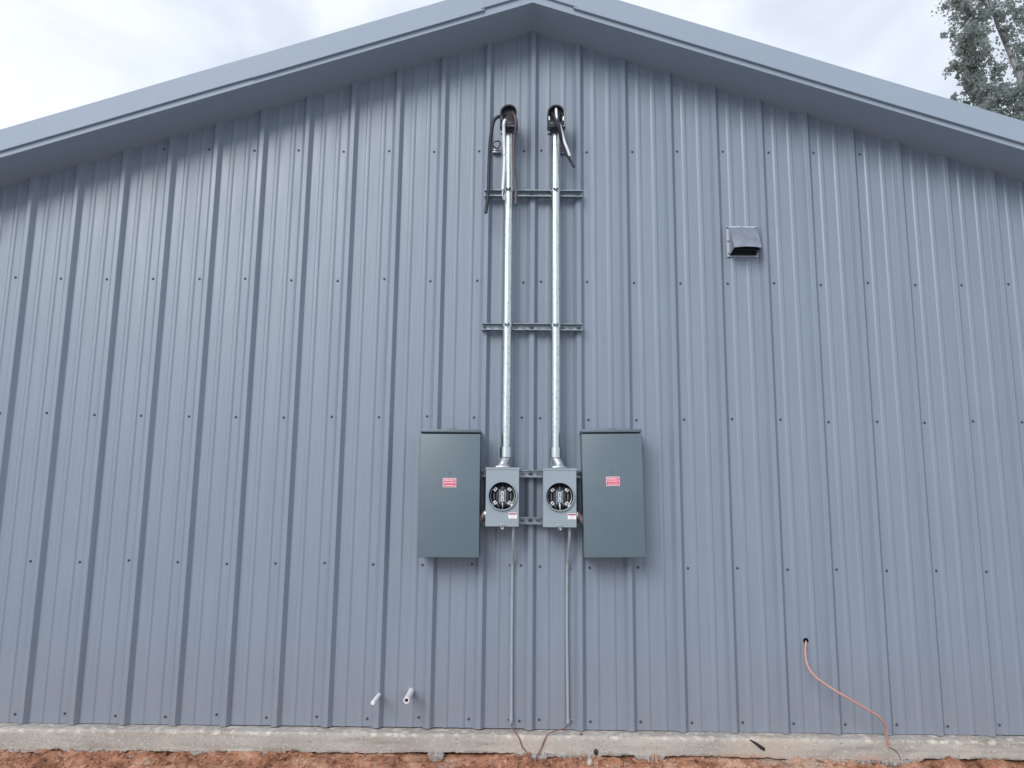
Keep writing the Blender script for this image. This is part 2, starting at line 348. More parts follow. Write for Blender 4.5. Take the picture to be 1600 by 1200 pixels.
ZB = [(-6, -0.12), (-3.109, -0.122), (-2.618, -0.116), (-2.052, -0.123), (-1.601, -0.113), (-1.075, -0.117), (-0.588, -0.108), (-0.102, -0.105), (0.383, -0.113), (1.016, -0.109), (1.388, -0.115), (1.721, -0.126), (2.13, -0.109), (2.5, -0.104), (2.869, -0.107), (6, -0.11)]
def zbot(x):
    for (a, za), (b, zb_) in zip(ZB[:-1], ZB[1:]):
        if a <= x <= b: return za + (zb_ - za) * (x - a) / (b - a)
    return -0.11
def ground_z(x, y):
    if y > -0.06: return -0.2 - 0.1 * min(1, max(0, y + .06))
    t = -0.06 - y
    z = -0.109 - 0.40 * min(t, 0.42)
    k = min(1.0, t / 0.05)
    n_ = fbm(x * 3.1, y * 5, 1.7, 5) ; r_ = noise.ridged_multi_fractal(Vector((x * 5, y * 8, 4.1)), 0.9, 2.1, 4, 1.0, 2.0)
    gap = 0.5 + 0.5 * math.sin(x * 2.3 + 1.9) + 0.6 * noise.noise(Vector((x * 1.3, 0, 9)))
    z += (0.026 * n_ + 0.016 * (r_ - 1.0) + 0.011 * fbm(x * 19, y * 24, 2.2, 4)) * (0.45 + 0.55 * k) - 0.012 * max(0, gap) * math.exp(-t * 9)
    # clods pressed into the bank
    c_ = noise.voronoi(Vector((x * 7.5, y * 9.0, 0.0)))[0][0]
    z += 0.020 * max(0, 0.45 - c_) * (1 + noise.noise(Vector((x * 2, y * 2, 5))))
    c2 = noise.voronoi(Vector((x * 21, y * 26, 3.0)))[0]; z += 0.016 * (min(c2[1] - c2[0], 0.35) - 0.12) * (0.4 + 0.6 * k)
    if t > 3: z += 0.03 * fbm(x * .3, y * .3, 0, 3)
    return z
bm = new_bm(); grid = []
for y in ys:
    row = []
    for x in xs:
        dx = dz = 0.0
        row.append(bm.verts.new((x, y, ground_z(x, y))))
    grid.append(row)
for a, b in zip(grid[:-1], grid[1:]):
    for i in range(len(xs) - 1): bm.faces.new((a[i], a[i + 1], b[i + 1], b[i]))
g = finish(bm, 'ground', M_SOIL, angle=60, recalc=False); g['kind'] = 'structure'
g['label'] = 'bare red clay soil below the concrete footing'

# ================================================================== THE BUILDING
bld = empty('metal_building', 'large grey ribbed metal building with a low gable roof on a concrete footing', 'building')
P = 0.3048; RIB_H = 0.032; HALF_W = 18
SL = 0.326; XR = -0.0125; ZA = 4.548                # soffit line: slope, ridge position, height at the ridge
def ztop(x): return ZA - SL * abs(x - XR)
def rib_pts(c, y_off=0.0, part='full'):
    """(x, outward) for a major rib"""
    p = [(c - 0.0385, 0), (c - 0.0355, 0.002), (c - 0.0150, 0.030), (c - 0.0125, RIB_H), (c + 0.0125, RIB_H), (c + 0.0150, 0.030), (c + 0.0355, 0.002), (c + 0.0385, 0)]
    return [(x, o + y_off) for x, o in p]
def minor(c): return [(c - 0.0185, 0), (c - 0.0165, 0.0008), (c - 0.0095, 0.0046), (c - 0.0075, 0.005), (c + 0.0075, 0.005), (c + 0.0095, 0.0046), (c + 0.0165, 0.0008), (c + 0.0185, 0)]
screw_me = None
def make_screw():
    b = new_bm()
    lathe(b, (0, 0, 0), (0, -1, 0), [(0, 0.0082), (0.0018, 0.0082), (0.0026, 0.0070), (0.0032, 0.0066), (0.0036, 0.0050), (0.0078, 0.0048), (0.0084, 0.0038)], n=8)
    o = finish(b, 'screw', M_SCREW); me = o.data; bpy.data.objects.remove(o); return me
screw_me = make_screw(); screw_me2 = screw_me.copy(); screw_me2.materials.clear(); screw_me2.materials.append(M_SIDE)
ROWS = [0.051, 0.952, 1.869, 2.773, 3.679]
for s in range(-HALF_W, HALF_W, 3):
    prof = rib_pts(s * P)[0 if s == -HALF_W else 3:]     # under the neighbour's lap from the rib's crest on
    if s != -HALF_W: prof = [(s * P - 0.008, RIB_H - 0.001)] + [(x, o - 0.0) for x, o in prof[1:]]
    for k in range(3):
        c0 = (s + k) * P
        prof += [(c0 + 0.06, 0.0), (c0 + 0.075, 0)] + minor(c0 + 0.1035) + [(c0 + 0.1524, 0.0003)] + minor(c0 + 0.2045) + [(c0 + 0.232, 0)]
        c1 = (s + k + 1) * P
        rp = rib_pts(c1)
        if k < 2: prof += rp
        else:                                            # the lap: 1.5 mm proud, ends down the right-hand flank
            prof += [(rp[0][0] - 0.001, 0.0), (rp[1][0] - 0.001, 0.0028), (rp[2][0] - 0.0008, 0.0315), (rp[3][0], RIB_H + 0.0016), (rp[4][0] + 0.0006, RIB_H + 0.0016), (rp[5][0] + 0.0014, 0.0312), (c1 + 0.0312, 0.0102), (c1 + 0.0300, 0.0092)]
    b = new_bm(); zj = 0.0025 * math.sin(s * 1.7)
    lo = [b.verts.new((x, -o, zj)) for x, o in prof]
    lo_in = [b.verts.new((x, -o + 0.0009, zj)) for x, o in prof]
    hi = [b.verts.new((x, -o, ztop(x) + 0.004)) for x, o in prof]
    hi_in = [b.verts.new((x, -o + 0.0009, ztop(x) + 0.004)) for x, o in prof]
    for i in range(len(prof) - 1):
        b.faces.new((lo[i], lo[i + 1], hi[i + 1], hi[i]))
        b.faces.new((lo_in[i + 1], lo_in[i], hi_in[i], hi_in[i + 1]))
        b.faces.new((lo_in[i], lo_in[i + 1], lo[i + 1], lo[i]))
    b.faces.new((lo[-1], lo_in[-1], hi_in[-1], hi[-1])); b.faces.new((lo_in[0], lo[0], hi[0], hi_in[0]))
    sheet = finish(b, 'wall_panel', M_PAINT, bld, recalc=False, angle=12)
    for k in range(3):
        n_ = (s + k) if s >= 0 else (s + k + 1)
        x = n_ * P + (0.0578 if s >= 0 else -0.0578)
        for z in ROWS + [ztop(x) - 0.055]:
            if z > ztop(x) - 0.05: continue
            sc = link('screw', screw_me2 if z > ztop(x) - 0.056 else screw_me, sheet, (x + random.uniform(-.003, .003), 0.0002, z + random.uniform(-.009, .009)))
            sc.rotation_euler = (random.uniform(-.08, .08), random.uniform(0, 1), random.uniform(-.08, .08))

# soffits, soffit lips, rake trim pieces, roof
XE = HALF_W * P + 0.25
def slab(name, m, x0, x1, yz, parent, dz=lambda x: 0.0, xr=XR, seg=6):
    """profile yz (y, z above the soffit line) extruded along the rake from x0 to x1, bending at the ridge"""
    X = [x0 + (x1 - x0) * i / seg for i in range(seg + 1)]
    if x0 < xr < x1: X = sorted(X + [xr])
    b = new_bm()
    loft(b, [[Vector((x, y, ztop(x) + z + dz(x))) for y, z in yz] for x in X])
    return finish(b, name, m, parent, angle=25)
for x0, x1 in ((-XE, XR), (XR, XE)):
    slab('soffit_panel', M_TRIM, x0, x1, [(0.04, 0.004), (-0.327, 0.002), (-0.327, 0.020), (0.04, 0.020)], bld)
    slab('soffit_lip', M_TRIM, x0, x1, [(-0.3275, 0.0), (-0.3330, 0.001), (-0.3360, 0.058), (-0.3280, 0.058)], bld)
def wav(a): return lambda x: 0.0014 * math.sin(x * 2.1 + a) + 0.0008 * math.sin(x * 5.3 + a)
def rake(x0, x1, yo, zo, a):
    y = -0.345 - yo; z = 0.036 + zo
    pr = [(-0.3375, z + 0.004), (-0.339, z), (y - 0.006, z), (y - 0.007, z + 0.003), (y, z + 0.010), (y, 0.188), (y + 0.003, 0.191), (-0.20, 0.196), (-0.20, 0.192), (-0.3375, 0.186)]
    return slab('rake_trim', M_TRIM, x0, x1, pr, bld, wav(a), seg=14)
rake(-XE, -1.762, 0.0, 0.0, 0.3)
rake(-1.80, -0.325, 0.0022, -0.002, 1.3)
rake(-0.345, 0.275, 0.0, 0.014, 2.1)
rake(0.251, XE, 0.0035, -0.003, 0.0)
for x0, x1 in ((-XE, XR), (XR, XE)):
    b = new_bm(); nb = 20
    slab('roof_panel', M_TRIM, x0, x1, [(-0.19, 0.150), (9.2, 0.150), (9.2, 0.19), (-0.19, 0.19)], bld)
    b.free()
WX = HALF_W * P
for sx in (-1, 1):
    b = new_bm(); xw = sx * WX
    box(b, xw - 0.03 if sx > 0 else xw, xw if sx > 0 else xw + 0.03, 0.012, 9.0, 0, ztop(xw) + 0.14); finish(b, 'side_wall', M_SIDE, bld)
b = new_bm(); loft(b, [[Vector((x, y, z)) for x, z in ((-WX, 0), (WX, 0), (WX, ztop(WX) + 0.14), (XR, ZA + 0.14), (-WX, ztop(WX) + 0.14))] for y in (8.95, 9.0)])
finish(b, 'back_wall', M_SIDE, bld)
# concrete footing with rough edge and over-pour
b = new_bm(); rows = []
nx = 1120
for i in range(nx + 1):
    x = -5.9 + 11.8 * i / nx
    zb_ = zbot(x) + 0.006 * fbm(x * 9, 0, 3, 4) + 0.004 * fbm(x * 41, 1, 3, 3) ; sp_ = spill_amt(x)
    if sp_ > 0.002: sp_ += 0.016 * fbm(x * 22, 2, 0, 5)
    sp_ = max(0, sp_)
    prof = [(0.25, -0.0045), (-0.004, -0.005), (-0.05, -0.006), (-0.078, -0.008), (-0.095, -0.0100), (-0.1005, -0.0145), (-0.1025, -0.022)]
    for k in range(1, 7): prof.append((-0.1035 - 0.0008 * (k % 2), -0.022 + (zb_ + 0.022) * k / 6.0))
    for k in range(1, 5): prof.append((-0.103 - (0.012 if sp_ > 0.004 else -0.004) * math.sin(k / 4 * 2.6), zb_ - 0.002 - sp_ * k / 4.0))
    prof += [(-0.085, zb_ - 0.005 - sp_), (-0.05, zb_ - 0.006 - sp_ * .8), (0.25, zb_ - 0.03)]
    row = []
    for j, (y, z) in enumerate(prof):
        amp = 0.0012
        if 3 <= j <= 6: amp = 0.0036
        if 12 <= j <= 18: amp = 0.0075 if sp_ > 0.004 else 0.0035
        if j in (0, 19): amp = 0
        d = amp * fbm(x * 26, y * 30 + 3.3, z * 30, 4); d2 = amp * fbm(x * 30 + 7, y * 30, z * 30 + 5, 4)
        step = -0.0025 if 2.116 < x < 5.9 and j >= 4 else 0.0                 # the pour joint right of the cable
        row.append(b.verts.new((x, y + d * 0.8 + step, z + d2 * 0.8)))
    rows.append(row)
for a, c in zip(rows[:-1], rows[1:]):
    for j in range(len(a) - 1):
        f = b.faces.new((a[j], a[j + 1], c[j + 1], c[j])); f.material_index = 1 if j >= 12 else 0
fnd = finish(b, 'foundation', [M_CONC, M_AGG], bld, angle=50, recalc=False)
# dark hole in the siding for the orange cable (part of the wall)
b = new_bm()
lathe(b, (1.676, 0.004, 0.527), (0, -1, 0), [(0.0, 0.0165), (0.0052, 0.0165), (0.0056, 0.0155)], n=20)
finish(b, 'cable_hole', M_HOLE, bld)

# ================================================================== SERVICE EQUIPMENT
SY = -(RIB_H + 0.0025)                                  # strut back plane (crest of the ribs)
def strut(x0, x1, z0, label, h=0.046, d=0.041, slot0=0.0):
    root = empty('strut_channel', label, 'strut channel', ((x0 + x1) / 2, SY, z0 + h / 2), 'strut channels bolted across the siding')
    b = new_bm(); t = 0.0026; ln = x1 - x0; hx = ln / 2; hh = h / 2; L_ = 0.0052
    # flanges and lips
    for s in (-1, 1):
        a, c = (hh - t, hh) if s > 0 else (-hh, -hh + t)
        box(b, -hx, hx, -d, 0.0, a, c, 0.0008, 1)
        a2, c2 = (hh - L_, hh - t) if s > 0 else (-hh + t, -hh + L_)
        box(b, -hx, hx, -d, -d + t, a2, c2)
    # slotted web: two strips and the bridges between the slots
    sh = 0.0068
    box(b, -hx, hx, -t, -0.0003, sh, hh - t); box(b, -hx, hx, -t, -0.0003, -hh + t, -sh)
    x = -hx + slot0 - 0.05
    edges = []
    while x < hx:
        edges.append((x, x + 0.0225)); x += 0.0508
    for a, c in edges:
        a, c = max(a, -hx), min(c, hx)
        if c > a: box(b, a, c, -t, -0.0003, -sh, sh)
    finish(b, 'channel', M_STRUT, root, smooth=False)
    k0 = math.ceil((x0 + 0.01) / P)
    while k0 * P < x1 - 0.01:
        bb = new_bm(); xx = k0 * P - (x0 + x1) / 2
        lathe(bb, (xx, -t, 0), (0, -1, 0), [(0, 0.011), (0.002, 0.011), (0.0022, 0.0072), (0.008, 0.0072), (0.0085, 0.0060)], n=6)
        finish(bb, 'bolt', M_BOLT, root); k0 += 1
    return root
strut(-0.319, 0.330, 3.330, 'topmost galvanized strut channel, crossing both conduit masts just below the weatherheads', slot0=0.02)
strut(-0.324, 0.327, 2.4285, 'galvanized strut channel crossing both conduit masts halfway up the wall', slot0=0.03)
strut(-0.306, 0.308, 1.4925, 'galvanized strut channel behind the upper halves of the meter sockets', slot0=0.012)
strut(-0.306, 0.308, 1.2060, 'lowest galvanized strut channel, behind the bottoms of the meter sockets', slot0=0.012)
FY = SY - 0.041                                         # front of the struts

def elec_panel(xc, zc, rot, label, latch_side, lab_xz):
    root = empty('electrical_panel', label, 'electrical panel', (xc, SY, zc), 'tall electrical panels')
    root.rotation_euler = (0, R(rot), 0)
    W, H, D = 0.366, 0.742, 0.159
    b = new_bm(); box(b, -W / 2 + 0.003, W / 2 - 0.003, -D + 0.040, 0, -H / 2 + 0.002, H / 2 + 0.016, 0.003); finish(b, 'body', M_PANEL, root)
    b = new_bm(); box(b, -W / 2, W / 2, -D, -D + 0.0395, -H / 2, H / 2 - 0.004, 0.0035, 3)
    door = finish(b, 'door', M_PANEL, root)
    b = new_bm(); box(b, -W / 2 - 0.002, W / 2 + 0.002, -D - 0.004, 0.0, H / 2 + 0.0055, H / 2 + 0.024, 0.003, 2); finish(b, 'rain_hood', M_PANEL, root)
    b = new_bm(); lathe(b, (0.005, -0.085, H / 2 + 0.022), (0, 0, 1), [(0, 0.036), (0.008, 0.036), (0.011, 0.033), (0.0115, 0.020), (0.014, 0.018)], n=28); finish(b, 'hub_plate', M_PANEL, root)
    # finger recess and embossed mark above the label
    b = new_bm(); lx, lz = lab_xz[0], lab_xz[1]
    box(b, lx - 0.012, lx + 0.012, -D - 0.0014, -D + 0.001, lz + 0.052, lz + 0.056, 0.0006, 1); box(b, lx - 0.007, lx + 0.007, -D - 0.0012, -D + 0.001, lz + 0.060, lz + 0.071, 0.0006, 1)
    finish(b, 'embossed_mark', M_PANEL, door)
    b = new_bm(); sx = latch_side * (W / 2 - 0.004)
    box(b, sx - 0.004, sx + 0.007, -D + 0.006, -D + 0.022, 0.095, 0.135, 0.002, 1); finish(b, 'latch', M_BOLT, root)
    b = new_bm(); box(b, lx - 0.040, lx + 0.040, -D - 0.0007, -D + 0.0005, lz - 0.027, lz + 0.027); lab = finish(b, 'warning_label', M_LWHT, root, smooth=False)
    lab['label'] = 'red label reading EMERGENCY DISCONNECT'
    b = new_bm(); box(b, lx - 0.0375, lx + 0.0375, -D - 0.0011, -D - 0.0003, lz - 0.0245, lz + 0.0245); finish(b, 'label_field', M_RED, lab, smooth=False)
    for s_, z_, wd, sz in (('EMERGENCY', 0.0140, 0.066, 0.0150), ('DISCONNECT', -0.0010, 0.066, 0.0145)):
        me = text_mesh(s_, sz, wd); me.materials.append(M_LWHT)
        link('lettering', me, lab, (lx, -D - 0.0014, lz + z_))
    b = new_bm(); box(b, lx - 0.030, lx + 0.030, -D - 0.0015, -D - 0.0007, lz - 0.0178, lz - 0.0150); finish(b, 'label_rule', M_LWHT, lab, smooth=False)
    return root
elec_panel(-0.4945, 1.381, -0.25, 'tall dark grey electrical panel left of the meter sockets, label small and red', 1, (0.0, 0.0715))
elec_panel(0.4940, 1.391, -1.0, 'tall dark grey electrical panel right of the meter sockets, hanging slightly tilted', 1, (-0.001, 0.0795))

def meter(xc, zc, label, variant):
    root = empty('meter_socket', label, 'meter socket', (xc, FY, zc), 'open meter sockets')
    W, H, D = 0.201, 0.350, 0.112; RO = 0.083; rz = 0.0075
    b = new_bm()                                          # open-fronted can
    t = 0.0022
    box(b, -W / 2, W / 2, -t, 0, -H / 2, H / 2); box(b, -W / 2, -W / 2 + t, -D + 0.008, -t, -H / 2, H / 2); box(b, W / 2 - t, W / 2, -D + 0.008, -t, -H / 2, H / 2)
    box(b, -W / 2 + t, W / 2 - t, -D + 0.008, -t, -H / 2, -H / 2 + t); box(b, -W / 2 + t, W / 2 - t, -D + 0.008, -t, H / 2 - t, H / 2)
    finish(b, 'body', M_METER, root, smooth=False)
    b = new_bm(); box(b, -W / 2 - 0.003, W / 2 + 0.003, -D - 0.003, 0.0, H / 2 + 0.0005, H / 2 + 0.004, 0.0012, 1); box(b, -W / 2 - 0.003, W / 2 + 0.003, -D - 0.003, -D + 0.0005, H / 2 - 0.010, H / 2 + 0.0006, 0.0008, 1); finish(b, 'top_lip', M_METER, root)
    # cover with round opening
    b = new_bm(); n = 64; w2, h2 = W / 2 - 0.0005, H / 2 - 0.0005
    def sq(a):
        c, s = math.cos(a), math.sin(a); k = min(w2 / abs(c) if abs(c) > 1e-9 else 9, (h2 - rz if s > 0 else h2 + rz) / abs(s) if abs(s) > 1e-9 else 9)
        return c * k, s * k + rz
    ang = sorted([2 * math.pi * i / n for i in range(n)] + [math.atan2(sz_ * h2 - rz, sx_ * w2) % (2 * math.pi) for sx_ in (-1, 1) for sz_ in (-1, 1)])
    o1 = [Vector((sq(a)[0], -D + 0.008, sq(a)[1])) for a in ang]; o2 = [Vector((sq(a)[0], -D + 0.0012, sq(a)[1])) for a in ang]
    o3 = [Vector((sq(a)[0] * 0.987, -D, rz + (sq(a)[1] - rz) * 0.992)) for a in ang]
    i1 = [Vector((math.cos(a) * (RO + 0.003), -D, math.sin(a) * (RO + 0.003) + rz)) for a in ang]; i2 = [Vector((math.cos(a) * RO, -D + 0.006, math.sin(a) * RO + rz)) for a in ang]
    loft(b, [o1, o2, o3, i1, i2], cap=False); cover = finish(b, 'cover', M_METER, root, angle=20)
    # projecting ring
    b = new_bm()
    lathe(b, (0, -D + 0.001, rz), (0, -1, 0), [(0, 0.0905), (0.010, 0.0895), (0.0155, 0.0880), (0.017, 0.0860), (0.0165, 0.0825), (0.013, 0.0812), (0.002, 0.0810)], n=64, cap=False)
    finish(b, 'socket_ring', M_METER, root)
    b = new_bm(); lathe(b, (0, -0.040, rz), (0, -1, 0), [(0, 0.095), (0.001, 0.095)], n=40); finish(b, 'dark_back_disc', M_DARK, root)  # near-black disc across the can behind the terminal block
    # insulating block with the jaws
    b = new_bm(); box(b, -0.040, 0.040, -0.070, -0.042, rz - 0.062, rz + 0.058, 0.004, 2); block = finish(b, 'terminal_block', M_PLAST, root)
    b = new_bm()
    for s in (-1, 1):                                     # side barrier arcs
        pts = [(s * math.cos(a) * 0.073, -0.086, rz + math.sin(a) * 0.073) for a in [R(-38 + 8 * k) for k in range(11)]]
        tube(b, pts, 0.0017, n=6, sub=1)
        tube(b, [(s * 0.050, -0.080, rz - 0.020), (s * 0.051, -0.080, rz + 0.020)], 0.0012, n=6, sub=1)
    finish(b, 'insulating_barrier', M_JAW, block)
    for sx_ in (-1, 1):
        for sz_ in (-1, 1):
            b = new_bm(); c = Vector((sx_ * 0.043, 0, rz + sz_ * 0.040))
            for oy, hs, ht in ((-0.090, 0.0125, 0.004), (-0.079, 0.0105, 0.008)):
                vs = box(b, -hs, hs, oy - ht, oy, -hs * 0.75, hs * 0.75, 0.0016, 1)
            bmesh.ops.rotate(b, verts=b.verts, cent=(0, 0, 0), matrix=Matrix.Rotation(R(45 * sx_ * sz_ + random.uniform(-4, 4)), 3, 'Y'))
            bmesh.ops.translate(b, verts=b.verts, vec=c)
            jaw = finish(b, 'jaw', M_JAW, block)
            b = new_bm(); lathe(b, (c.x + 0.001, -0.0935, c.z), (0, -1, 0), [(0, 0.0046), (0.0016, 0.0046), (0.0017, 0.003)], n=10); finish(b, 'jaw_bolt', M_BOLT, root)
    b = new_bm()                                          # centre neutral bar
    box(b, -0.021, -0.012, -0.078, -0.070, rz - 0.046, rz + 0.040, 0.001, 1); box(b, 0.012, 0.022, -0.078, -0.070, rz - 0.046, rz + 0.040, 0.001, 1)
    finish(b, 'block_rail', M_STRUT, block)
    b = new_bm(); box(b, -0.011, 0.011, -0.094, -0.070, rz - 0.036, rz + 0.032, 0.0015, 1); lug = finish(b, 'neutral_lug', M_CAST, root)
    for z_ in (0.014, -0.021):
        b = new_bm(); box(b, -0.0105, 0.0105, -0.0975, -0.0942, rz + z_ - 0.011, rz + z_ + 0.011, 0.001, 1); finish(b, 'lug_plate', M_JAW, lug)
        b = new_bm(); lathe(b, (0, -0.0977, rz + z_), (0, -1, 0), [(0, 0.0052), (0.0014, 0.0052), (0.0015, 0.0036)], n=12); finish(b, 'lug_screw', M_BOLT, lug)
    # wires inside, entering above and leaving below
    wires = [((0.000, -0.085, rz - 0.038), (0.002, -0.087, rz - 0.060), (0.001 + 0.004 * variant, -0.072, rz - 0.083), M_WWHT if variant else M_JAW, 0.0042),
             ((0.012, -0.080, rz - 0.040), (0.018, -0.082, rz - 0.060), (0.024, -0.070, rz - 0.084), M_WBLK, 0.005), ((0.024, -0.078, rz - 0.042), (0.034, -0.080, rz - 0.056), (0.044, -0.070, rz - 0.076), M_STRUT, 0.003),
             ((-0.030, -0.078, rz - 0.050), (-0.026, -0.080, rz - 0.062), (-0.014, -0.070, rz - 0.084), M_STRUT, 0.0035), ((0.0, -0.080, rz + 0.034), (0.001, -0.084, rz + 0.055), (0.0, -0.070, rz + 0.083), M_STRUT, 0.003),
             ((0.020, -0.075, rz + 0.046), (0.028, -0.080, rz + 0.058), (0.022, -0.066, rz + 0.082), M_WBLK, 0.006), ((-0.020, -0.075, rz + 0.046), (-0.028, -0.080, rz + 0.058), (-0.022, -0.066, rz + 0.082), M_WBLK, 0.006)]
    for p0, p1, p2, m, r in wires:
        b = new_bm(); tube(b, [p0, p1, p2], r, n=8, sub=5); finish(b, 'inner_wire', m, root)
    for sx_ in (-1, 1):
        b = new_bm(); tube(b, [(sx_ * 0.050, -0.088, rz - 0.058), (sx_ * 0.062, -0.090, rz - 0.046)], 0.006, n=4, sub=1); finish(b, 'support_tab', M_JAW, block)
    # warning sticker
    lx, lz = (0.0635 if not variant else 0.0725), -0.109
    b = new_bm(); box(b, lx - 0.0250, lx + 0.0250, -D - 0.0006, -D + 0.0005, lz - 0.0170, lz + 0.0170); st = finish(b, 'warning_label', M_LWHT, root, smooth=False)
    st['label'] = 'small white sticker with a red heading band'
    b = new_bm(); box(b, lx - 0.0232, lx + 0.0232, -D - 0.0010, -D - 0.0002, lz + 0.0055, lz + 0.0140); finish(b, 'red_band', M_DRED, st, smooth=False)
    b = new_bm()
    for q, wq in ((0.0005, 0.017), (-0.004, 0.015), (-0.0085, 0.018), (-0.0125, 0.012)):
        box(b, lx - wq, lx + wq, -D - 0.0009, -D - 0.0002, lz + q - 0.0007, lz + q + 0.0007)
    finish(b, 'print_line', M_LGRY, st, smooth=False)
    # sealing hasp under the cover
    b = new_bm(); tube(b, [(-0.018, -D - 0.002, -H / 2 + 0.006), (-0.008, -D - 0.005, -H / 2 + 0.014), (0.006, -D - 0.006, -H / 2 + 0.013), (0.018, -D - 0.006, -H / 2 + 0.006), (0.026, -D - 0.003, -H / 2 + 0.002)], 0.0028, n=8, sub=5)
    finish(b, 'hasp', M_CAST, root)
    b = new_bm(); tube(b, [(0.001 + 0.0075 * math.cos(a), -D - 0.004, -H / 2 - 0.004 - 0.0100 * math.sin(a)) for a in [2 * math.pi * k / 12 for k in range(13)]], 0.0021, n=8, sub=1)
    finish(b, 'seal_ring', M_JAW, root)
    return root
meter(-0.1745, 1.3690, 'pale grey meter socket with empty round opening, left of the pair, beside the left panel', 0)
meter(0.1720, 1.3680, 'pale grey meter socket with empty round opening, right of the pair, beside the right panel', 1)

def mast(xt, xb, xh, label, lean):
    YC = -0.108
    root = empty('service_mast', label, 'service mast', (xb, YC, 1.55), 'galvanized service masts')
    bx, bz = xb, 1.55
    def X(z): return xb + (xt - xb) * (z - 1.65) / 2.1 - bx
    def Z(z): return z - bz
    b = new_bm(); loft(b, [circ((X(1.62), 0, Z(1.62)), (X(3.75) - X(1.62), 0, 2.1), 0.0302, 28), circ((X(3.75), 0, Z(3.75)), (X(3.75) - X(1.62), 0, 2.1), 0.0302, 28)])
    finish(b, 'conduit', M_GALV, root)
    b = new_bm(); lathe(b, (X(1.62), 0, Z(1.612)), (0, 0, 1), [(0, 0.030), (0.0004, 0.0370), (0.002, 0.0385), (0.064, 0.0385), (0.066, 0.0370), (0.0664, 0.0303)], n=28); finish(b, 'coupling', M_GALV, root)
    hx, hy = xh - bx, -0.020
    b = new_bm(); tube(b, [(X(1.62), 0, Z(1.620)), (X(1.61), 0, Z(1.608)), ((X(1.6) + hx) / 2, hy / 2, Z(1.588)), (hx, hy, Z(1.568)), (hx, hy, Z(1.556))], 0.0300, n=24, sub=6); finish(b, 'offset_fitting', M_CAST, root)
    b = new_bm(); lathe(b, (hx, hy, Z(1.5485)), (0, 0, 1), [(0, 0.0340), (0.001, 0.0385), (0.020, 0.0385), (0.0225, 0.036), (0.0228, 0.030)], n=28); hub = finish(b, 'hub', M_CAST, root)
    b = new_bm(); box(b, hx - 0.042, hx + 0.042, hy - 0.042, hy + 0.042, Z(1.5485), Z(1.5565), 0.0025, 2); finish(b, 'hub_flange', M_GALV, root)
    for z in (3.352, 2.449):                              # two-piece strut clamps
        b = new_bm(); x = X(z); r0, r1 = 0.0304, 0.0333
        a0 = [R(-88 + 176 * k / 20) for k in range(21)]
        for s in (-1, 1):
            ring = []
            for a in [R(4 + 172 * k / 18) for k in range(19)]:
                dx, dy = math.sin(a), math.cos(a)
                ring.append([(x + s * dx * r0, -dy * r0, Z(z - 0.0125)), (x + s * dx * r1, -dy * r1, Z(z - 0.0125)), (x + s * dx * r1, -dy * r1, Z(z + 0.0125)), (x + s * dx * r0, -dy * r0, Z(z + 0.0125))])
            loft(b, [[Vector(p) for p in q] for q in ring])
            xa, xb_ = sorted((x + s * 0.0018, x + s * 0.0045)); box(b, xa, xb_, -0.052, -0.0325, Z(z - 0.0125), Z(z + 0.0125), 0.0008, 1)
        cl = finish(b, 'strut_clamp', M_GALV, root)
        b = new_bm(); lathe(b, (x - 0.016, -0.043, Z(z)), (1, 0, 0), [(0, 0.0085), (0.008, 0.0085), (0.0082, 0.0042), (0.024, 0.0042), (0.0242, 0.0085), (0.032, 0.0085)], n=8); finish(b, 'clamp_bolt', M_BOLT, cl)
    # weatherhead
    xt_ = X(3.78)
    b = new_bm(); lathe(b, (xt_, 0, Z(3.742)), (0, 0, 1), [(0, 0.0308), (0.001, 0.0345), (0.020, 0.0345), (0.026, 0.0375), (0.045, 0.0500), (0.050, 0.0500)], n=28); collar = finish(b, 'collar', M_BOLT, root)
    b = new_bm(); lathe(b, (xt_, 0, Z(3.744)), (0, 0, 1), [(0, 0.0352), (0.0005, 0.0372), (0.011, 0.0372), (0.0115, 0.0352)], n=28)
    for s in (-1, 1): box(b, xt_ + s * 0.045 - 0.010, xt_ + s * 0.045 + 0.010, -0.006, 0.006, Z(3.745), Z(3.755), 0.002, 1)
    finish(b, 'clamp_ring', M_BOLT, root)
    # hood: arch outline swept from the wall side to the front, leaning forward, hollow at the front
    def arch(y, wd, zlo, ztp, n=18):
        pts = [(-wd, zlo)]; r = wd; zc = ztp - r
        for k in range(n + 1):
            a = math.pi * (1 - k / n); pts.append((r * math.cos(a), zc + r * math.sin(a)))
        pts.append((wd, zlo)); return [Vector((xt_ + px, y, Z(pz))) for px, pz in pts]
    b = new_bm()
    rings = [arch(0.042, 0.036, 3.800, 3.872), arch(0.034, 0.046, 3.790, 3.894), arch(0.0, 0.0570, 3.772, 3.914), arch(-0.050, 0.0590, 3.762, 3.918), arch(-0.088, 0.0590, 3.754, 3.912), arch(-0.093, 0.0570, 3.756, 3.910),
             arch(-0.091, 0.0500, 3.766, 3.902), arch(-0.052, 0.0500, 3.775, 3.905)]
    loft(b, rings); hood = finish(b, 'hood', M_PLAST, root)
    b = new_bm(); loft(b, [[p + Vector((0, d_, 0)) for p in arch(-0.060, 0.0495, 3.776, 3.904)] for d_ in (0.0, 0.004)]); finish(b, 'cover_plate', M_PLATE, root)  # insulator plate, coloured near-black to deepen the shade inside the hood
    b = new_bm(); box(b, xt_ - 0.048, xt_ + 0.048, -0.086, -0.046, Z(3.770), Z(3.797), 0.006, 2); finish(b, 'sill', M_CAPG, root)
    b = new_bm()
    for s in (-1, 1): tube(b, [(xt_ + s * 0.045, -0.088, Z(3.800)), (xt_ + s * 0.046, -0.090, Z(3.826))], 0.0042, n=8, sub=1)
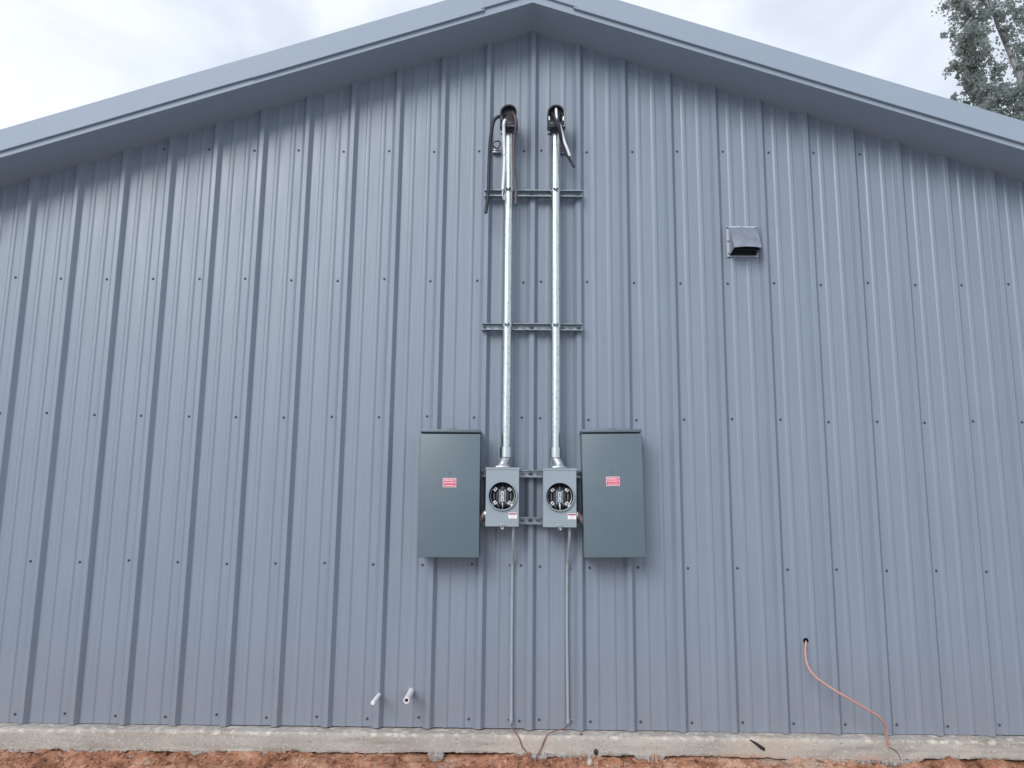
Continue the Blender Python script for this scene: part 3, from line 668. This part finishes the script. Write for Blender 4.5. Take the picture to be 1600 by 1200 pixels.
    finish(b, 'hood_screw', M_JAW if lean > 0 else M_BOLT, root)
    return root
mast(-0.1605, -0.1570, -0.1755, 'left galvanized conduit mast, its black weatherhead trailing a long black cable', -1)
mast(0.1480, 0.1515, 0.1705, 'right galvanized conduit mast, its weatherhead holding a short bundle of three cables', 1)

def wire(pts, r, m, label, group='service wires hanging from the weatherheads', name='service_wire', n=10, cat='wire', extra=None):
    b = new_bm(); tube(b, pts, r, n=n, sub=7)
    o = finish(b, name, m, angle=50); tag(o, label, cat, group); return o
wire([(-0.160, -0.135, 3.858), (-0.190, -0.165, 3.853), (-0.213, -0.170, 3.845), (-0.242, -0.175, 3.828), (-0.263, -0.170, 3.797), (-0.282, -0.160, 3.675), (-0.288, -0.150, 3.502), (-0.290, -0.150, 3.326), (-0.304, -0.155, 3.180)], 0.0112, M_WBLK, 'long thick black cable curving out of the left weatherhead and down past the strut')
ww = wire([(-0.176, -0.140, 3.815), (-0.184, -0.180, 3.808), (-0.190, -0.205, 3.790), (-0.194, -0.210, 3.765), (-0.194, -0.200, 3.738), (-0.191, -0.180, 3.643), (-0.188, -0.170, 3.539), (-0.191, -0.165, 3.431), (-0.196, -0.165, 3.335)], 0.0098, M_WWHT, 'white cable hanging straight down left of the left conduit')
b = new_bm(); tube(b, [(-0.1955, -0.165, 3.338), (-0.1965, -0.165, 3.305), (-0.193, -0.165, 3.280), (-0.186, -0.164, 3.266), (-0.180, -0.163, 3.280), (-0.181, -0.162, 3.310)], 0.0052, n=8, sub=6); finish(b, 'bare_end', M_STRUT, ww)
b = new_bm(); lathe(b, (-0.189, -0.1725, 3.566), (0, 0, 1), [(0, 0.0103), (0.004, 0.0106), (0.008, 0.0103)], n=12); finish(b, 'joint_band', M_LGRY, ww)
wire([(-0.130, -0.150, 3.874), (-0.135, -0.185, 3.858), (-0.124, -0.210, 3.821), (-0.116, -0.212, 3.783), (-0.117, -0.200, 3.741), (-0.125, -0.180, 3.693), (-0.131, -0.170, 3.609), (-0.127, -0.165, 3.507), (-0.117, -0.158, 3.412), (-0.110, -0.158, 3.325), (-0.111, -0.158, 3.237)], 0.0092, M_WBRN, 'dark maroon cable hanging along the right side of the left conduit')
wire([(0.147, -0.140, 3.892), (0.147, -0.185, 3.885), (0.149, -0.212, 3.817), (0.160, -0.206, 3.784), (0.178, -0.198, 3.742), (0.199, -0.186, 3.667), (0.220, -0.180, 3.612), (0.237, -0.175, 3.566)], 0.0088, M_WWHT, 'white cable slanting down out of the right weatherhead')
wire([(0.115, -0.150, 3.880), (0.126, -0.190, 3.845), (0.142, -0.225, 3.785), (0.164, -0.215, 3.728), (0.190, -0.180, 3.662), (0.215, -0.165, 3.596), (0.241, -0.160, 3.541), (0.266, -0.160, 3.495)], 0.0095, M_WBLK, 'longest black cable of the right weatherhead, slanting down to the right')
wire([(0.172, -0.145, 3.886), (0.166, -0.195, 3.842), (0.160, -0.222, 3.782), (0.168, -0.220, 3.726), (0.181, -0.180, 3.672), (0.205, -0.166, 3.606), (0.217, -0.162, 3.570)], 0.0088, M_WBLK, 'shorter black cable of the right weatherhead, lying against the white one')

def anchor(x, z, label, s=1):
    root = empty('wire_anchor', label, 'wire anchor', (x, -0.006, z), 'wire anchors on the siding')
    b = new_bm(); box(b, -0.026, 0.026, -0.030, 0.004, -0.036, -0.026, 0.003, 2); box(b, -0.020, 0.020, -0.034, -0.010, -0.024, -0.012, 0.004, 2); finish(b, 'bracket', M_STRUT, root)
    b = new_bm(); tube(b, [(0.006, -0.02, -0.014), (-0.022, -0.045, 0.004), (-0.024, -0.055, 0.018), (-0.002, -0.058, 0.030), (0.020, -0.050, 0.030), (0.024, -0.040, 0.014), (0.004, -0.030, -0.010)], 0.0048, n=8, sub=6); finish(b, 'loop', M_BOLT, root)
    b = new_bm(); lathe(b, (0, 0.006, -0.018), (0, -1, 0), [(0, 0.012), (0.008, 0.012), (0.009, 0.007), (0.04, 0.006)], n=10); finish(b, 'lag_screw', M_BOLT, root)
    return root
anchor(-0.244, 3.690, 'small metal wire anchor with a loop, left of the left conduit')
anchor(0.199, 3.690, 'small metal wire anchor half hidden behind the right cable bundle')

def nipple(s, label):
    root = empty('conduit_nipple', label, 'conduit', (s * 0.300, -0.132, 1.245), 'short nipples between panels and meters')
    b = new_bm(); tube(b, [(-s * 0.040, 0, 0.034), (-s * 0.012, 0, 0.018), (s * 0.012, 0, -0.010), (s * 0.040, 0, -0.030)], 0.0240, n=20, sub=5); finish(b, 'pipe', M_RUST, root)
    b = new_bm(); lathe(b, (-s * 0.022, 0, 0.020), (-s * 1, 0, 0.15), [(-0.004, 0.024), (-0.003, 0.032), (0.004, 0.032), (0.005, 0.024)], n=12); finish(b, 'locknut', M_GALV, root)
    return root
nipple(-1, 'short brown nipple joining the left panel and the left meter socket')
nipple(1, 'short brown nipple joining the right panel and the right meter socket')

def ground_conduit(pts, strap_z, side, label):
    root = empty('ground_conduit', label, 'conduit', (0, 0, 0), 'thin conduits running down from the meters')
    b = new_bm(); tube(b, pts, 0.0092, n=14, sub=8); finish(b, 'pipe', M_EMT, root)
    def xat(z):
        for p, q in zip(pts[:-1], pts[1:]):
            if q[2] <= z <= p[2]: return p[0] + (q[0] - p[0]) * (p[2] - z) / (p[2] - q[2])
        return pts[-1][0]
    for z in strap_z:
        x = xat(z); y = -0.019
        b = new_bm(); lathe(b, (x, y - 0.002, z - 0.009), (0, 0, 1), [(0, 0.0093), (0.0002, 0.0112), (0.018, 0.0112), (0.0182, 0.0093)], n=16)
        xa, xb_ = sorted((x + side * 0.008, x + side * 0.028)); box(b, xa, xb_, -0.009, -0.006, z - 0.009, z + 0.009, 0.0008, 1)
        st = finish(b, 'strap', M_EMT, root)
        b = new_bm(); lathe(b, (x + side * 0.020, -0.0088, z), (0, -1, 0), [(0, 0.0062), (0.004, 0.0062), (0.0045, 0.004)], n=6); finish(b, 'strap_screw', M_BOLT, st)
    return root
ground_conduit([(-0.107, -0.132, 1.198), (-0.107, -0.128, 1.150), (-0.107, -0.100, 1.089), (-0.110, -0.052, 1.009), (-0.111, -0.026, 0.950), (-0.111, -0.020, 0.80), (-0.111, -0.019, 0.514), (-0.108, -0.019, 0.036)], (0.962, 0.058), -1, 'thin grey conduit from the left meter socket down to the footing, straps on its left')
ground_conduit([(0.234, -0.132, 1.198), (0.235, -0.128, 1.142), (0.234, -0.100, 1.085), (0.230, -0.052, 1.005), (0.227, -0.026, 0.954), (0.225, -0.020, 0.80), (0.225, -0.019, 0.517), (0.230, -0.019, 0.043)], (0.945, 0.050), 1, 'thin grey conduit from the right meter socket down to the footing, straps on its right')
GW = 'copper ground wires on the footing'
wire([(-0.108, -0.018, 0.060), (-0.108, -0.022, 0.040), (-0.103, -0.052, 0.022), (-0.081, -0.096, 0.002), (-0.062, -0.109, -0.020), (-0.043, -0.111, -0.068), (-0.016, -0.114, -0.098), (0.006, -0.135, -0.123), (0.012, -0.145, -0.160)], 0.0033, M_COPPER, 'bare copper wire bending from the left thin conduit down to the right over the footing', GW, 'ground_wire')
wire([(0.230, -0.018, 0.060), (0.228, -0.036, 0.036), (0.210, -0.070, 0.027), (0.167, -0.092, 0.020), (0.114, -0.106, 0.006), (0.092, -0.110, -0.020), (0.069, -0.112, -0.073), (0.040, -0.125, -0.119), (0.033, -0.143, -0.160)], 0.0033, M_COPPER, 'bare copper wire bending from the right thin conduit down to the left over the footing', GW, 'ground_wire')

# ------------------------------------------------------------------ exhaust vent
vr = empty('exhaust_vent', 'grey metal hooded exhaust vent high on the right side of the wall', 'vent', (1.3805, -0.006, 3.052))
b = new_bm(); W2, H2 = 0.1025, 0.1055
for x0, x1, z0, z1 in ((-W2, W2, H2 - 0.013, H2), (-W2, W2, -H2, -H2 + 0.009), (-W2, -W2 + 0.018, -H2 + 0.009, H2 - 0.018), (W2 - 0.018, W2, -H2 + 0.009, H2 - 0.018)):
    box(b, x0, x1, -0.008, 0.002, z0, z1, 0.0008, 1)
finish(b, 'flange', M_VEDGE, vr, smooth=False)
hw = 0.0885
def hood_ring(off):
    w_ = hw - off; top = 0.094 - off
    return w_, top
b = new_bm()
# curved top/front sheet: from the wall at the top, out to the front lip, with a slight crown
prof = [(-0.004, 0.094), (-0.020, 0.090), (-0.055, 0.054), (-0.090, -0.002), (-0.118, -0.056), (-0.128, -0.082)]
cols = [-1, -0.6, -0.2, 0.2, 0.6, 1]
for th, sgn in ((0.0, 1),):
    g_ = [[Vector((c * hw, y - 0.004 * (1 - c * c), z + (0.006 * (1 - c * c) if z < -0.03 else 0))) for c in cols] for y, z in prof]
    loft(b, g_, closed=False, cap=False)
    g2 = [[v + Vector((0, 0.0022, -0.0022)) for v in r_] for r_ in g_]
    loft(b, g2, closed=False, cap=False)
    for i in range(len(cols) - 1):
        b.faces.new([b.verts.new(p) for p in (g_[-1][i], g_[-1][i + 1], g2[-1][i + 1], g2[-1][i])])
for s in (-1, 1):                                        # side cheeks with thickness
    out_ = [(y, z) for y, z in prof] + [(-0.004, -0.097)]
    loft(b, [[Vector((s * (hw - d), y, z)) for y, z in out_] for d in (0.0004, 0.0024)])
finish(b, 'hood', M_VENT, vr, angle=20)
b = new_bm(); box(b, -hw + 0.003, hw - 0.003, -0.0095, -0.003, -0.097, 0.092); finish(b, 'duct_opening', M_DARK, vr, smooth=False)
b = new_bm(); loft(b, [[Vector((sx_ * (hw - 0.004), y, z)) for y, z in ((-0.010, 0.052), (-0.012, 0.046), (-0.080, -0.082), (-0.078, -0.083))] for sx_ in (-1, 1)]); finish(b, 'damper', M_PLAST, vr, smooth=False)
for x, z in ((-0.093, 0.096), (0.0, 0.096), (0.093, 0.096), (-0.094, 0.0), (0.094, 0.0), (-0.094, -0.085), (0.094, -0.090)):
    b = new_bm(); lathe(b, (x, -0.0082, z), (0, -1, 0), [(0, 0.0052), (0.002, 0.0052), (0.004, 0.0035)], n=8); finish(b, 'screw', M_BOLT, vr)

# ------------------------------------------------------------------ PVC stubs
def stub(x, z, r, tip, closed, label):
    root = empty('pvc_pipe', label, 'pipe', (x, 0.0, z), 'white pipe stubs low on the wall')
    d = Vector(tip); ln = d.length
    b = new_bm()
    if closed: pr = [(-0.02, r), (ln - 0.004, r), (ln - 0.001, r * 0.86), (ln, r * 0.55)]
    else: pr = [(-0.02, r), (ln - 0.001, r), (ln, r * 0.96), (ln, r * 0.70), (ln - 0.16, r * 0.68), (ln - 0.161, r * 0.2)]
    lathe(b, (0, 0, 0), d, pr, n=20); finish(b, 'tube', M_PVC, root)
    b = new_bm(); lathe(b, (0, -0.001, 0), (0, -1, 0), [(0, r * 1.35), (0.004, r * 1.3), (0.006, r)], n=20); finish(b, 'sealant', M_PAINT, root)
    if closed: b = new_bm(); lathe(b, d * 1.0005, d, [(0, r * 0.3), (0.0006, r * 0.28)], n=10); finish(b, 'vent_dot', M_LGRY, root)
    else: b = new_bm(); lathe(b, d * ((ln - 0.12) / ln), d, [(0, r * 0.69), (0.001, r * 0.69)], n=16); finish(b, 'bore', M_DARK, root)
    return root
stub(-0.903, 0.190, 0.0118, (-0.004, -0.215, -0.004), True, 'thinner capped white pipe stub, left of the two low on the wall')
stub(-0.714, 0.208, 0.0175, (0.002, -0.222, -0.003), False, 'thicker open-ended white pipe stub, right of the two low on the wall')

# ------------------------------------------------------------------ orange cable
wire([(1.681, 0.020, 0.526), (1.672, -0.012, 0.516), (1.655, -0.040, 0.475), (1.648, -0.070, 0.417), (1.658, -0.100, 0.372), (1.686, -0.120, 0.337), (1.714, -0.140, 0.315), (1.757, -0.160, 0.286), (1.821, -0.180, 0.249), (1.892, -0.180, 0.209), (1.967, -0.170, 0.166), (2.014, -0.160, 0.137), (2.046, -0.150, 0.104), (2.071, -0.130, 0.064), (2.074, -0.120, 0.026), (2.080, -0.112, -0.005), (2.091, -0.103, -0.048)],
     0.0062, M_ORNG, 'orange cable sagging from a hole in the siding down to the footing', None, 'cable', 12, 'cable')
wire([(2.091, -0.106, -0.046), (2.105, -0.108, -0.052), (2.128, -0.110, -0.066), (2.142, -0.110, -0.085), (2.150, -0.110, -0.110)], 0.0016, M_WBLK, 'thin dark wire running down the footing below the orange cable', None, 'wire', 6)

# loose crumbs of clay and gravel along the bank (nobody could count them)
rq = random.Random(5); vs_, fs_, mi_ = [], [], []
ico = bmesh.new(); bmesh.ops.create_icosphere(ico, subdivisions=2, radius=1.0); ico.verts.index_update()
iv = [v.co.copy() for v in ico.verts]; jf = [tuple(v.index for v in f.verts) for f in ico.faces]; ico.free()
for k in range(2600):
    x = rq.uniform(-3.6, 3.6); y = -0.105 - abs(rq.gauss(0, 0.10)); r = 0.0035 + 0.011 * rq.random() ** 3
    if rq.random() < 0.02: r *= 1.9
    c = Vector((x, y, ground_z(x, y) + r * 0.25)); sx_, sy_, sz_ = rq.uniform(.8, 1.5), rq.uniform(.7, 1.2), rq.uniform(.55, 0.95); sd_ = Vector((rq.random() * 90, 0, 0)); o_ = len(vs_)
    for v in iv:
        d = v * (1 + 0.55 * noise.noise(v * 1.4 + sd_)); vs_.append(c + Vector((d.x * sx_, d.y * sy_, d.z * sz_)) * r)
    fs_ += [tuple(i_ + o_ for i_ in f) for f in jf]; mi_ += [1 if rq.random() < 0.035 else 0] * len(jf)
me = bpy.data.meshes.new('soil_crumbs'); me.from_pydata(vs_, [], fs_); me.materials.append(M_SOIL); me.materials.append(M_AGG); me.polygons.foreach_set('material_index', mi_)
me.polygons.foreach_set('use_smooth', [False] * len(me.polygons)); cb = link('soil_crumbs', me); cb['kind'] = 'stuff'; cb['label'] = 'loose crumbs of red clay and gravel along the footing'; cb['category'] = 'soil'
# ------------------------------------------------------------------ odds and ends on the footing and the soil
def lump(name, m, c, r, sc, label, cat, seed, group=None, sub=4, amp=0.35):
    b = new_bm(); bmesh.ops.create_icosphere(b, subdivisions=sub, radius=1.0)
    for v in b.verts:
        d = v.co.normalized(); k = 1 + amp * fbm(d.x * 1.3 + seed, d.y * 1.3, d.z * 1.3, 5, 0.7) + 0.25 * amp * abs(noise.noise(d * 5 + Vector((seed, 0, 0))))
        v.co = Vector((d.x * sc[0], d.y * sc[1], d.z * sc[2])) * r * k
    o = finish(b, name, m, None, c, angle=55); return tag(o, label, cat, group)
CL = 'clay clods lying against the footing'
lump('clay_clod', M_SOIL, (2.405, -0.165, -0.150), 0.075, (1.25, 0.75, 0.85), 'big flat red clay clod just right of the orange cable, against the footing', 'clod', 3.1, CL)
lump('clay_clod', M_SOIL, (2.660, -0.165, -0.160), 0.080, (1.35, 0.75, 0.95), 'big lumpy red clay clod near the right edge, against the footing', 'clod', 9.4, CL)
lump('clay_clod', M_SOIL, (0.470, -0.165, -0.160), 0.060, (1.5, 0.7, 0.8), 'red clay clod against the footing below the right panel', 'clod', 5.2, CL)
lump('clay_clod', M_SOIL, (0.905, -0.170, -0.165), 0.055, (1.5, 0.8, 0.8), 'red clay clod just right of the wooden stake', 'clod', 7.7, CL)
lump('clay_clod', M_SOIL, (-2.22, -0.165, -0.158), 0.050, (1.6, 0.8, 0.8), 'red clay clod against the footing under the left part of the wall', 'clod', 11.7, CL)
lump('stone', M_CONC, (0.345, -0.155, -0.133), 0.020, (0.8, 0.8, 1.3), 'small pale stone in the soil below the black cap', 'stone', 2.2, None, 3)
lump('pebble', M_PEB, (0.303, -0.080, -0.001), 0.0085, (1.1, 1, .8), 'small red pebble on top of the footing', 'pebble', 1.1, None, 2)
lump('rubber_cap', M_DARK, (0.386, -0.112, -0.092), 0.015, (0.8, 0.7, 1.1), 'small black cap stuck on the lower edge of the footing', 'cap', 4.0, None, 3, 0.15)
b = new_bm()                                             # torn black plastic strip embedded in the concrete
rings = []
for (x, z, hw_, th) in ((1.284, -0.015, 0.003, 0.003), (1.300, -0.024, 0.0055, 0.005), (1.325, -0.040, 0.0085, 0.007), (1.350, -0.058, 0.0105, 0.008), (1.366, -0.068, 0.0095, 0.007), (1.370, -0.072, 0.005, 0.004)):
    d = Vector((0.83, 0, -0.56)); nrm = Vector((0.56, 0, 0.83)); c = Vector((x, -0.104, z))
    rings.append([c + nrm * hw_ * math.cos(a) + Vector((0, -1, 0)) * th * math.sin(a) for a in [2 * math.pi * k / 10 for k in range(10)]])
loft(b, rings); o = finish(b, 'plastic_strip', M_DARK); tag(o, 'torn black strip stuck slanting on the face of the footing', 'strip')
def stake(p0, p1, w0, label):
    b = new_bm(); p0, p1 = Vector(p0), Vector(p1); d = (p1 - p0).normalized(); u = d.cross(Vector((0, 1, 0))).normalized(); v = u.cross(d)
    rings = []
    for k in range(5):
        t = k / 4; c = p0 + (p1 - p0) * t; hw_ = w0 * (1 - 0.25 * t) + random.uniform(-.0012, .0012)
        rings.append([c + u * hw_ * sx_ + v * hw_ * 0.5 * sz_ for sx_, sz_ in ((-1, -1), (1, -1), (1, 1), (-1, 1))])
    rings[-1][1] += d * 0.008; rings[-1][2] += d * 0.007
    loft(b, rings); return tag(finish(b, 'wooden_stake', M_WOOD, smooth=False), label, 'stake', 'wood scraps in the soil')
stake((0.742, -0.150, -0.210), (0.730, -0.130, -0.097), 0.010, 'upright splintered wooden stake in the soil against the footing')
stake((0.712, -0.140, -0.215), (0.714, -0.122, -0.104), 0.008, 'thinner wooden splinter standing just left of the upright stake')
stake((0.735, -0.150, -0.200), (0.600, -0.150, -0.115), 0.010, 'wooden lath leaning diagonally left of the upright stake')

# ================================================================== THE TREE
rnd = random.Random(21)
TX, TY = 13.1, 14.0
tree = empty('tree', 'tall leafy tree rising behind the right end of the roof', 'tree', (TX, TY, -0.3))
def Tl(x, y, z): return Vector((x - TX, y - TY, z + 0.3))
b = new_bm(); tube(b, [Tl(13.1, 14.0, -0.4), Tl(13.15, 14.05, 3), Tl(13.05, 14.1, 7), Tl(12.9, 14.0, 10.0)], 0.30, n=14, sub=5, taper=0.6); finish(b, 'trunk', M_BARK, tree)
branches = [  # (points, radius)
    ([(12.9, 14.0, 9.9), (12.35, 14.0, 11.2), (11.95, 14.1, 12.4), (11.86, 14.0, 13.6), (11.95, 14.0, 14.8), (12.1, 14.1, 16.6), (12.2, 14.1, 18.2)], 0.13),
    ([(12.9, 14.0, 9.9), (13.25, 14.2, 11.5), (13.3, 14.2, 12.3), (13.0, 14.1, 13.2), (12.65, 14.0, 14.1), (12.4, 13.9, 14.8), (12.2, 13.9, 15.7)], 0.10),
    ([(12.9, 14.0, 10.0), (13.5, 13.9, 12.0), (13.75, 13.8, 14.0), (13.7, 13.8, 16.0), (13.8, 13.9, 18.5)], 0.14),
    ([(13.3, 13.9, 11.4), (14.4, 14.4, 13.0), (15.2, 14.6, 14.8), (15.6, 14.6, 17.0)], 0.11),
    ([(13.1, 14.05, 8.0), (14.2, 13.6, 9.6), (15.4, 13.2, 11.2), (16.2, 13.0, 12.6)], 0.11),
    ([(11.93, 14.05, 12.9), (11.6, 14.0, 13.35), (11.25, 13.9, 13.75)], 0.035),
    ([(11.9, 14.05, 12.4), (11.55, 14.0, 12.75), (11.25, 14.0, 12.95)], 0.03),
    ([(11.9, 14.0, 14.2), (11.7, 13.9, 14.6), (11.5, 13.9, 15.0)], 0.03),
    ([(12.5, 14.0, 10.9), (12.0, 13.9, 11.3), (11.7, 13.8, 11.8)], 0.04),
    ([(11.9, 14.0, 13.4), (12.3, 13.9, 13.2), (12.55, 13.9, 12.75)], 0.03),
]
bpts = []
for pts, r in branches:
    b = new_bm(); tube(b, [Tl(*p) for p in pts], r, n=8, sub=5, taper=0.25); finish(b, 'branch', M_BARK, tree)
# leaf clusters: (x, y, z, radius, number)
cl = []
def along(pts, n, rad, cnt, jit):
    sp_ = smooth_path(pts, 8)
    for k in range(n):
        p = sp_[int(rnd.random() * (len(sp_) - 1))]
        cl.append((p.x + rnd.gauss(0, jit), p.y + rnd.gauss(0, jit * 1.6), p.z + rnd.gauss(0, jit), rad * rnd.uniform(0.6, 1.3), cnt))
along(branches[0][0][1:5], 80, 0.16, 50, 0.21)
along([(11.95, 14, 12.1), (11.9, 14, 13.2), (11.88, 14, 14.6)], 60, 0.16, 50, 0.15)
along(branches[0][0][4:], 50, 0.26, 70, 0.35)
along(branches[1][0][2:], 46, 0.11, 26, 0.17)
along(branches[5][0], 12, 0.11, 42, 0.07); along(branches[6][0], 11, 0.10, 36, 0.07); along(branches[7][0], 14, 0.12, 40, 0.10)
along(branches[9][0], 16, 0.12, 36, 0.10)
along([(11.8, 14, 11.4), (12.2, 14, 11.9), (12.7, 14, 12.0), (13.2, 14, 11.9)], 60, 0.20, 65, 0.22)
along([(12.2, 14, 11.2), (13.6, 14, 11.3)], 50, 0.25, 70, 0.35)
along([(13.3, 14, 11.6), (13.55, 14, 12.8), (13.6, 14, 14.2), (13.55, 14, 16)], 60, 0.22, 65, 0.20)
along([(12.5, 14, 14.5), (13.0, 14, 14.7), (13.5, 14, 14.4)], 16, 0.12, 34, 0.09)
along(branches[2][0][2:], 60, 0.35, 70, 0.5); along(branches[3][0], 80, 0.4, 60, 0.7); along(branches[4][0], 80, 0.4, 60, 0.7)
along([(12.2, 14, 8.6), (13.2, 14.6, 9.6), (14.5, 13.8, 9.4)], 70, 0.4, 60, 0.7)
along([(12.6, 14, 16.5), (13.2, 14, 18.6), (14.6, 14.3, 17.5)], 80, 0.42, 60, 0.7)
verts = []; faces = []
for x, y, z, rad, cnt in cl:
    for _ in range(cnt):
        d = Vector((rnd.gauss(0, 1), rnd.gauss(0, 1), rnd.gauss(0, 1))); d = d.normalized() * rad * (rnd.random() ** 0.45)
        c = Tl(x, y, z) + d; s = rnd.uniform(0.026, 0.050)
        nrm = Vector((rnd.gauss(0, 1), rnd.gauss(0, 1), rnd.gauss(0.5, 1))).normalized(); u = nrm.orthogonal().normalized()
        a = rnd.uniform(0, 6.28); v = nrm.cross(u); u, v = u * math.cos(a) + v * math.sin(a), v * math.cos(a) - u * math.sin(a)
        i = len(verts); verts += [c - u * s, c + v * s * 0.72 + nrm * s * 0.12, c + u * s * 1.15, c - v * s * 0.72 + nrm * s * 0.12]; faces.append((i, i + 1, i + 2, i + 3))
me = bpy.data.meshes.new('crown'); me.from_pydata(verts, [], faces); me.materials.append(M_LEAF)
cr_o = link('crown', me, tree); cr_o['kind'] = 'stuff'
print('leaves', len(faces))
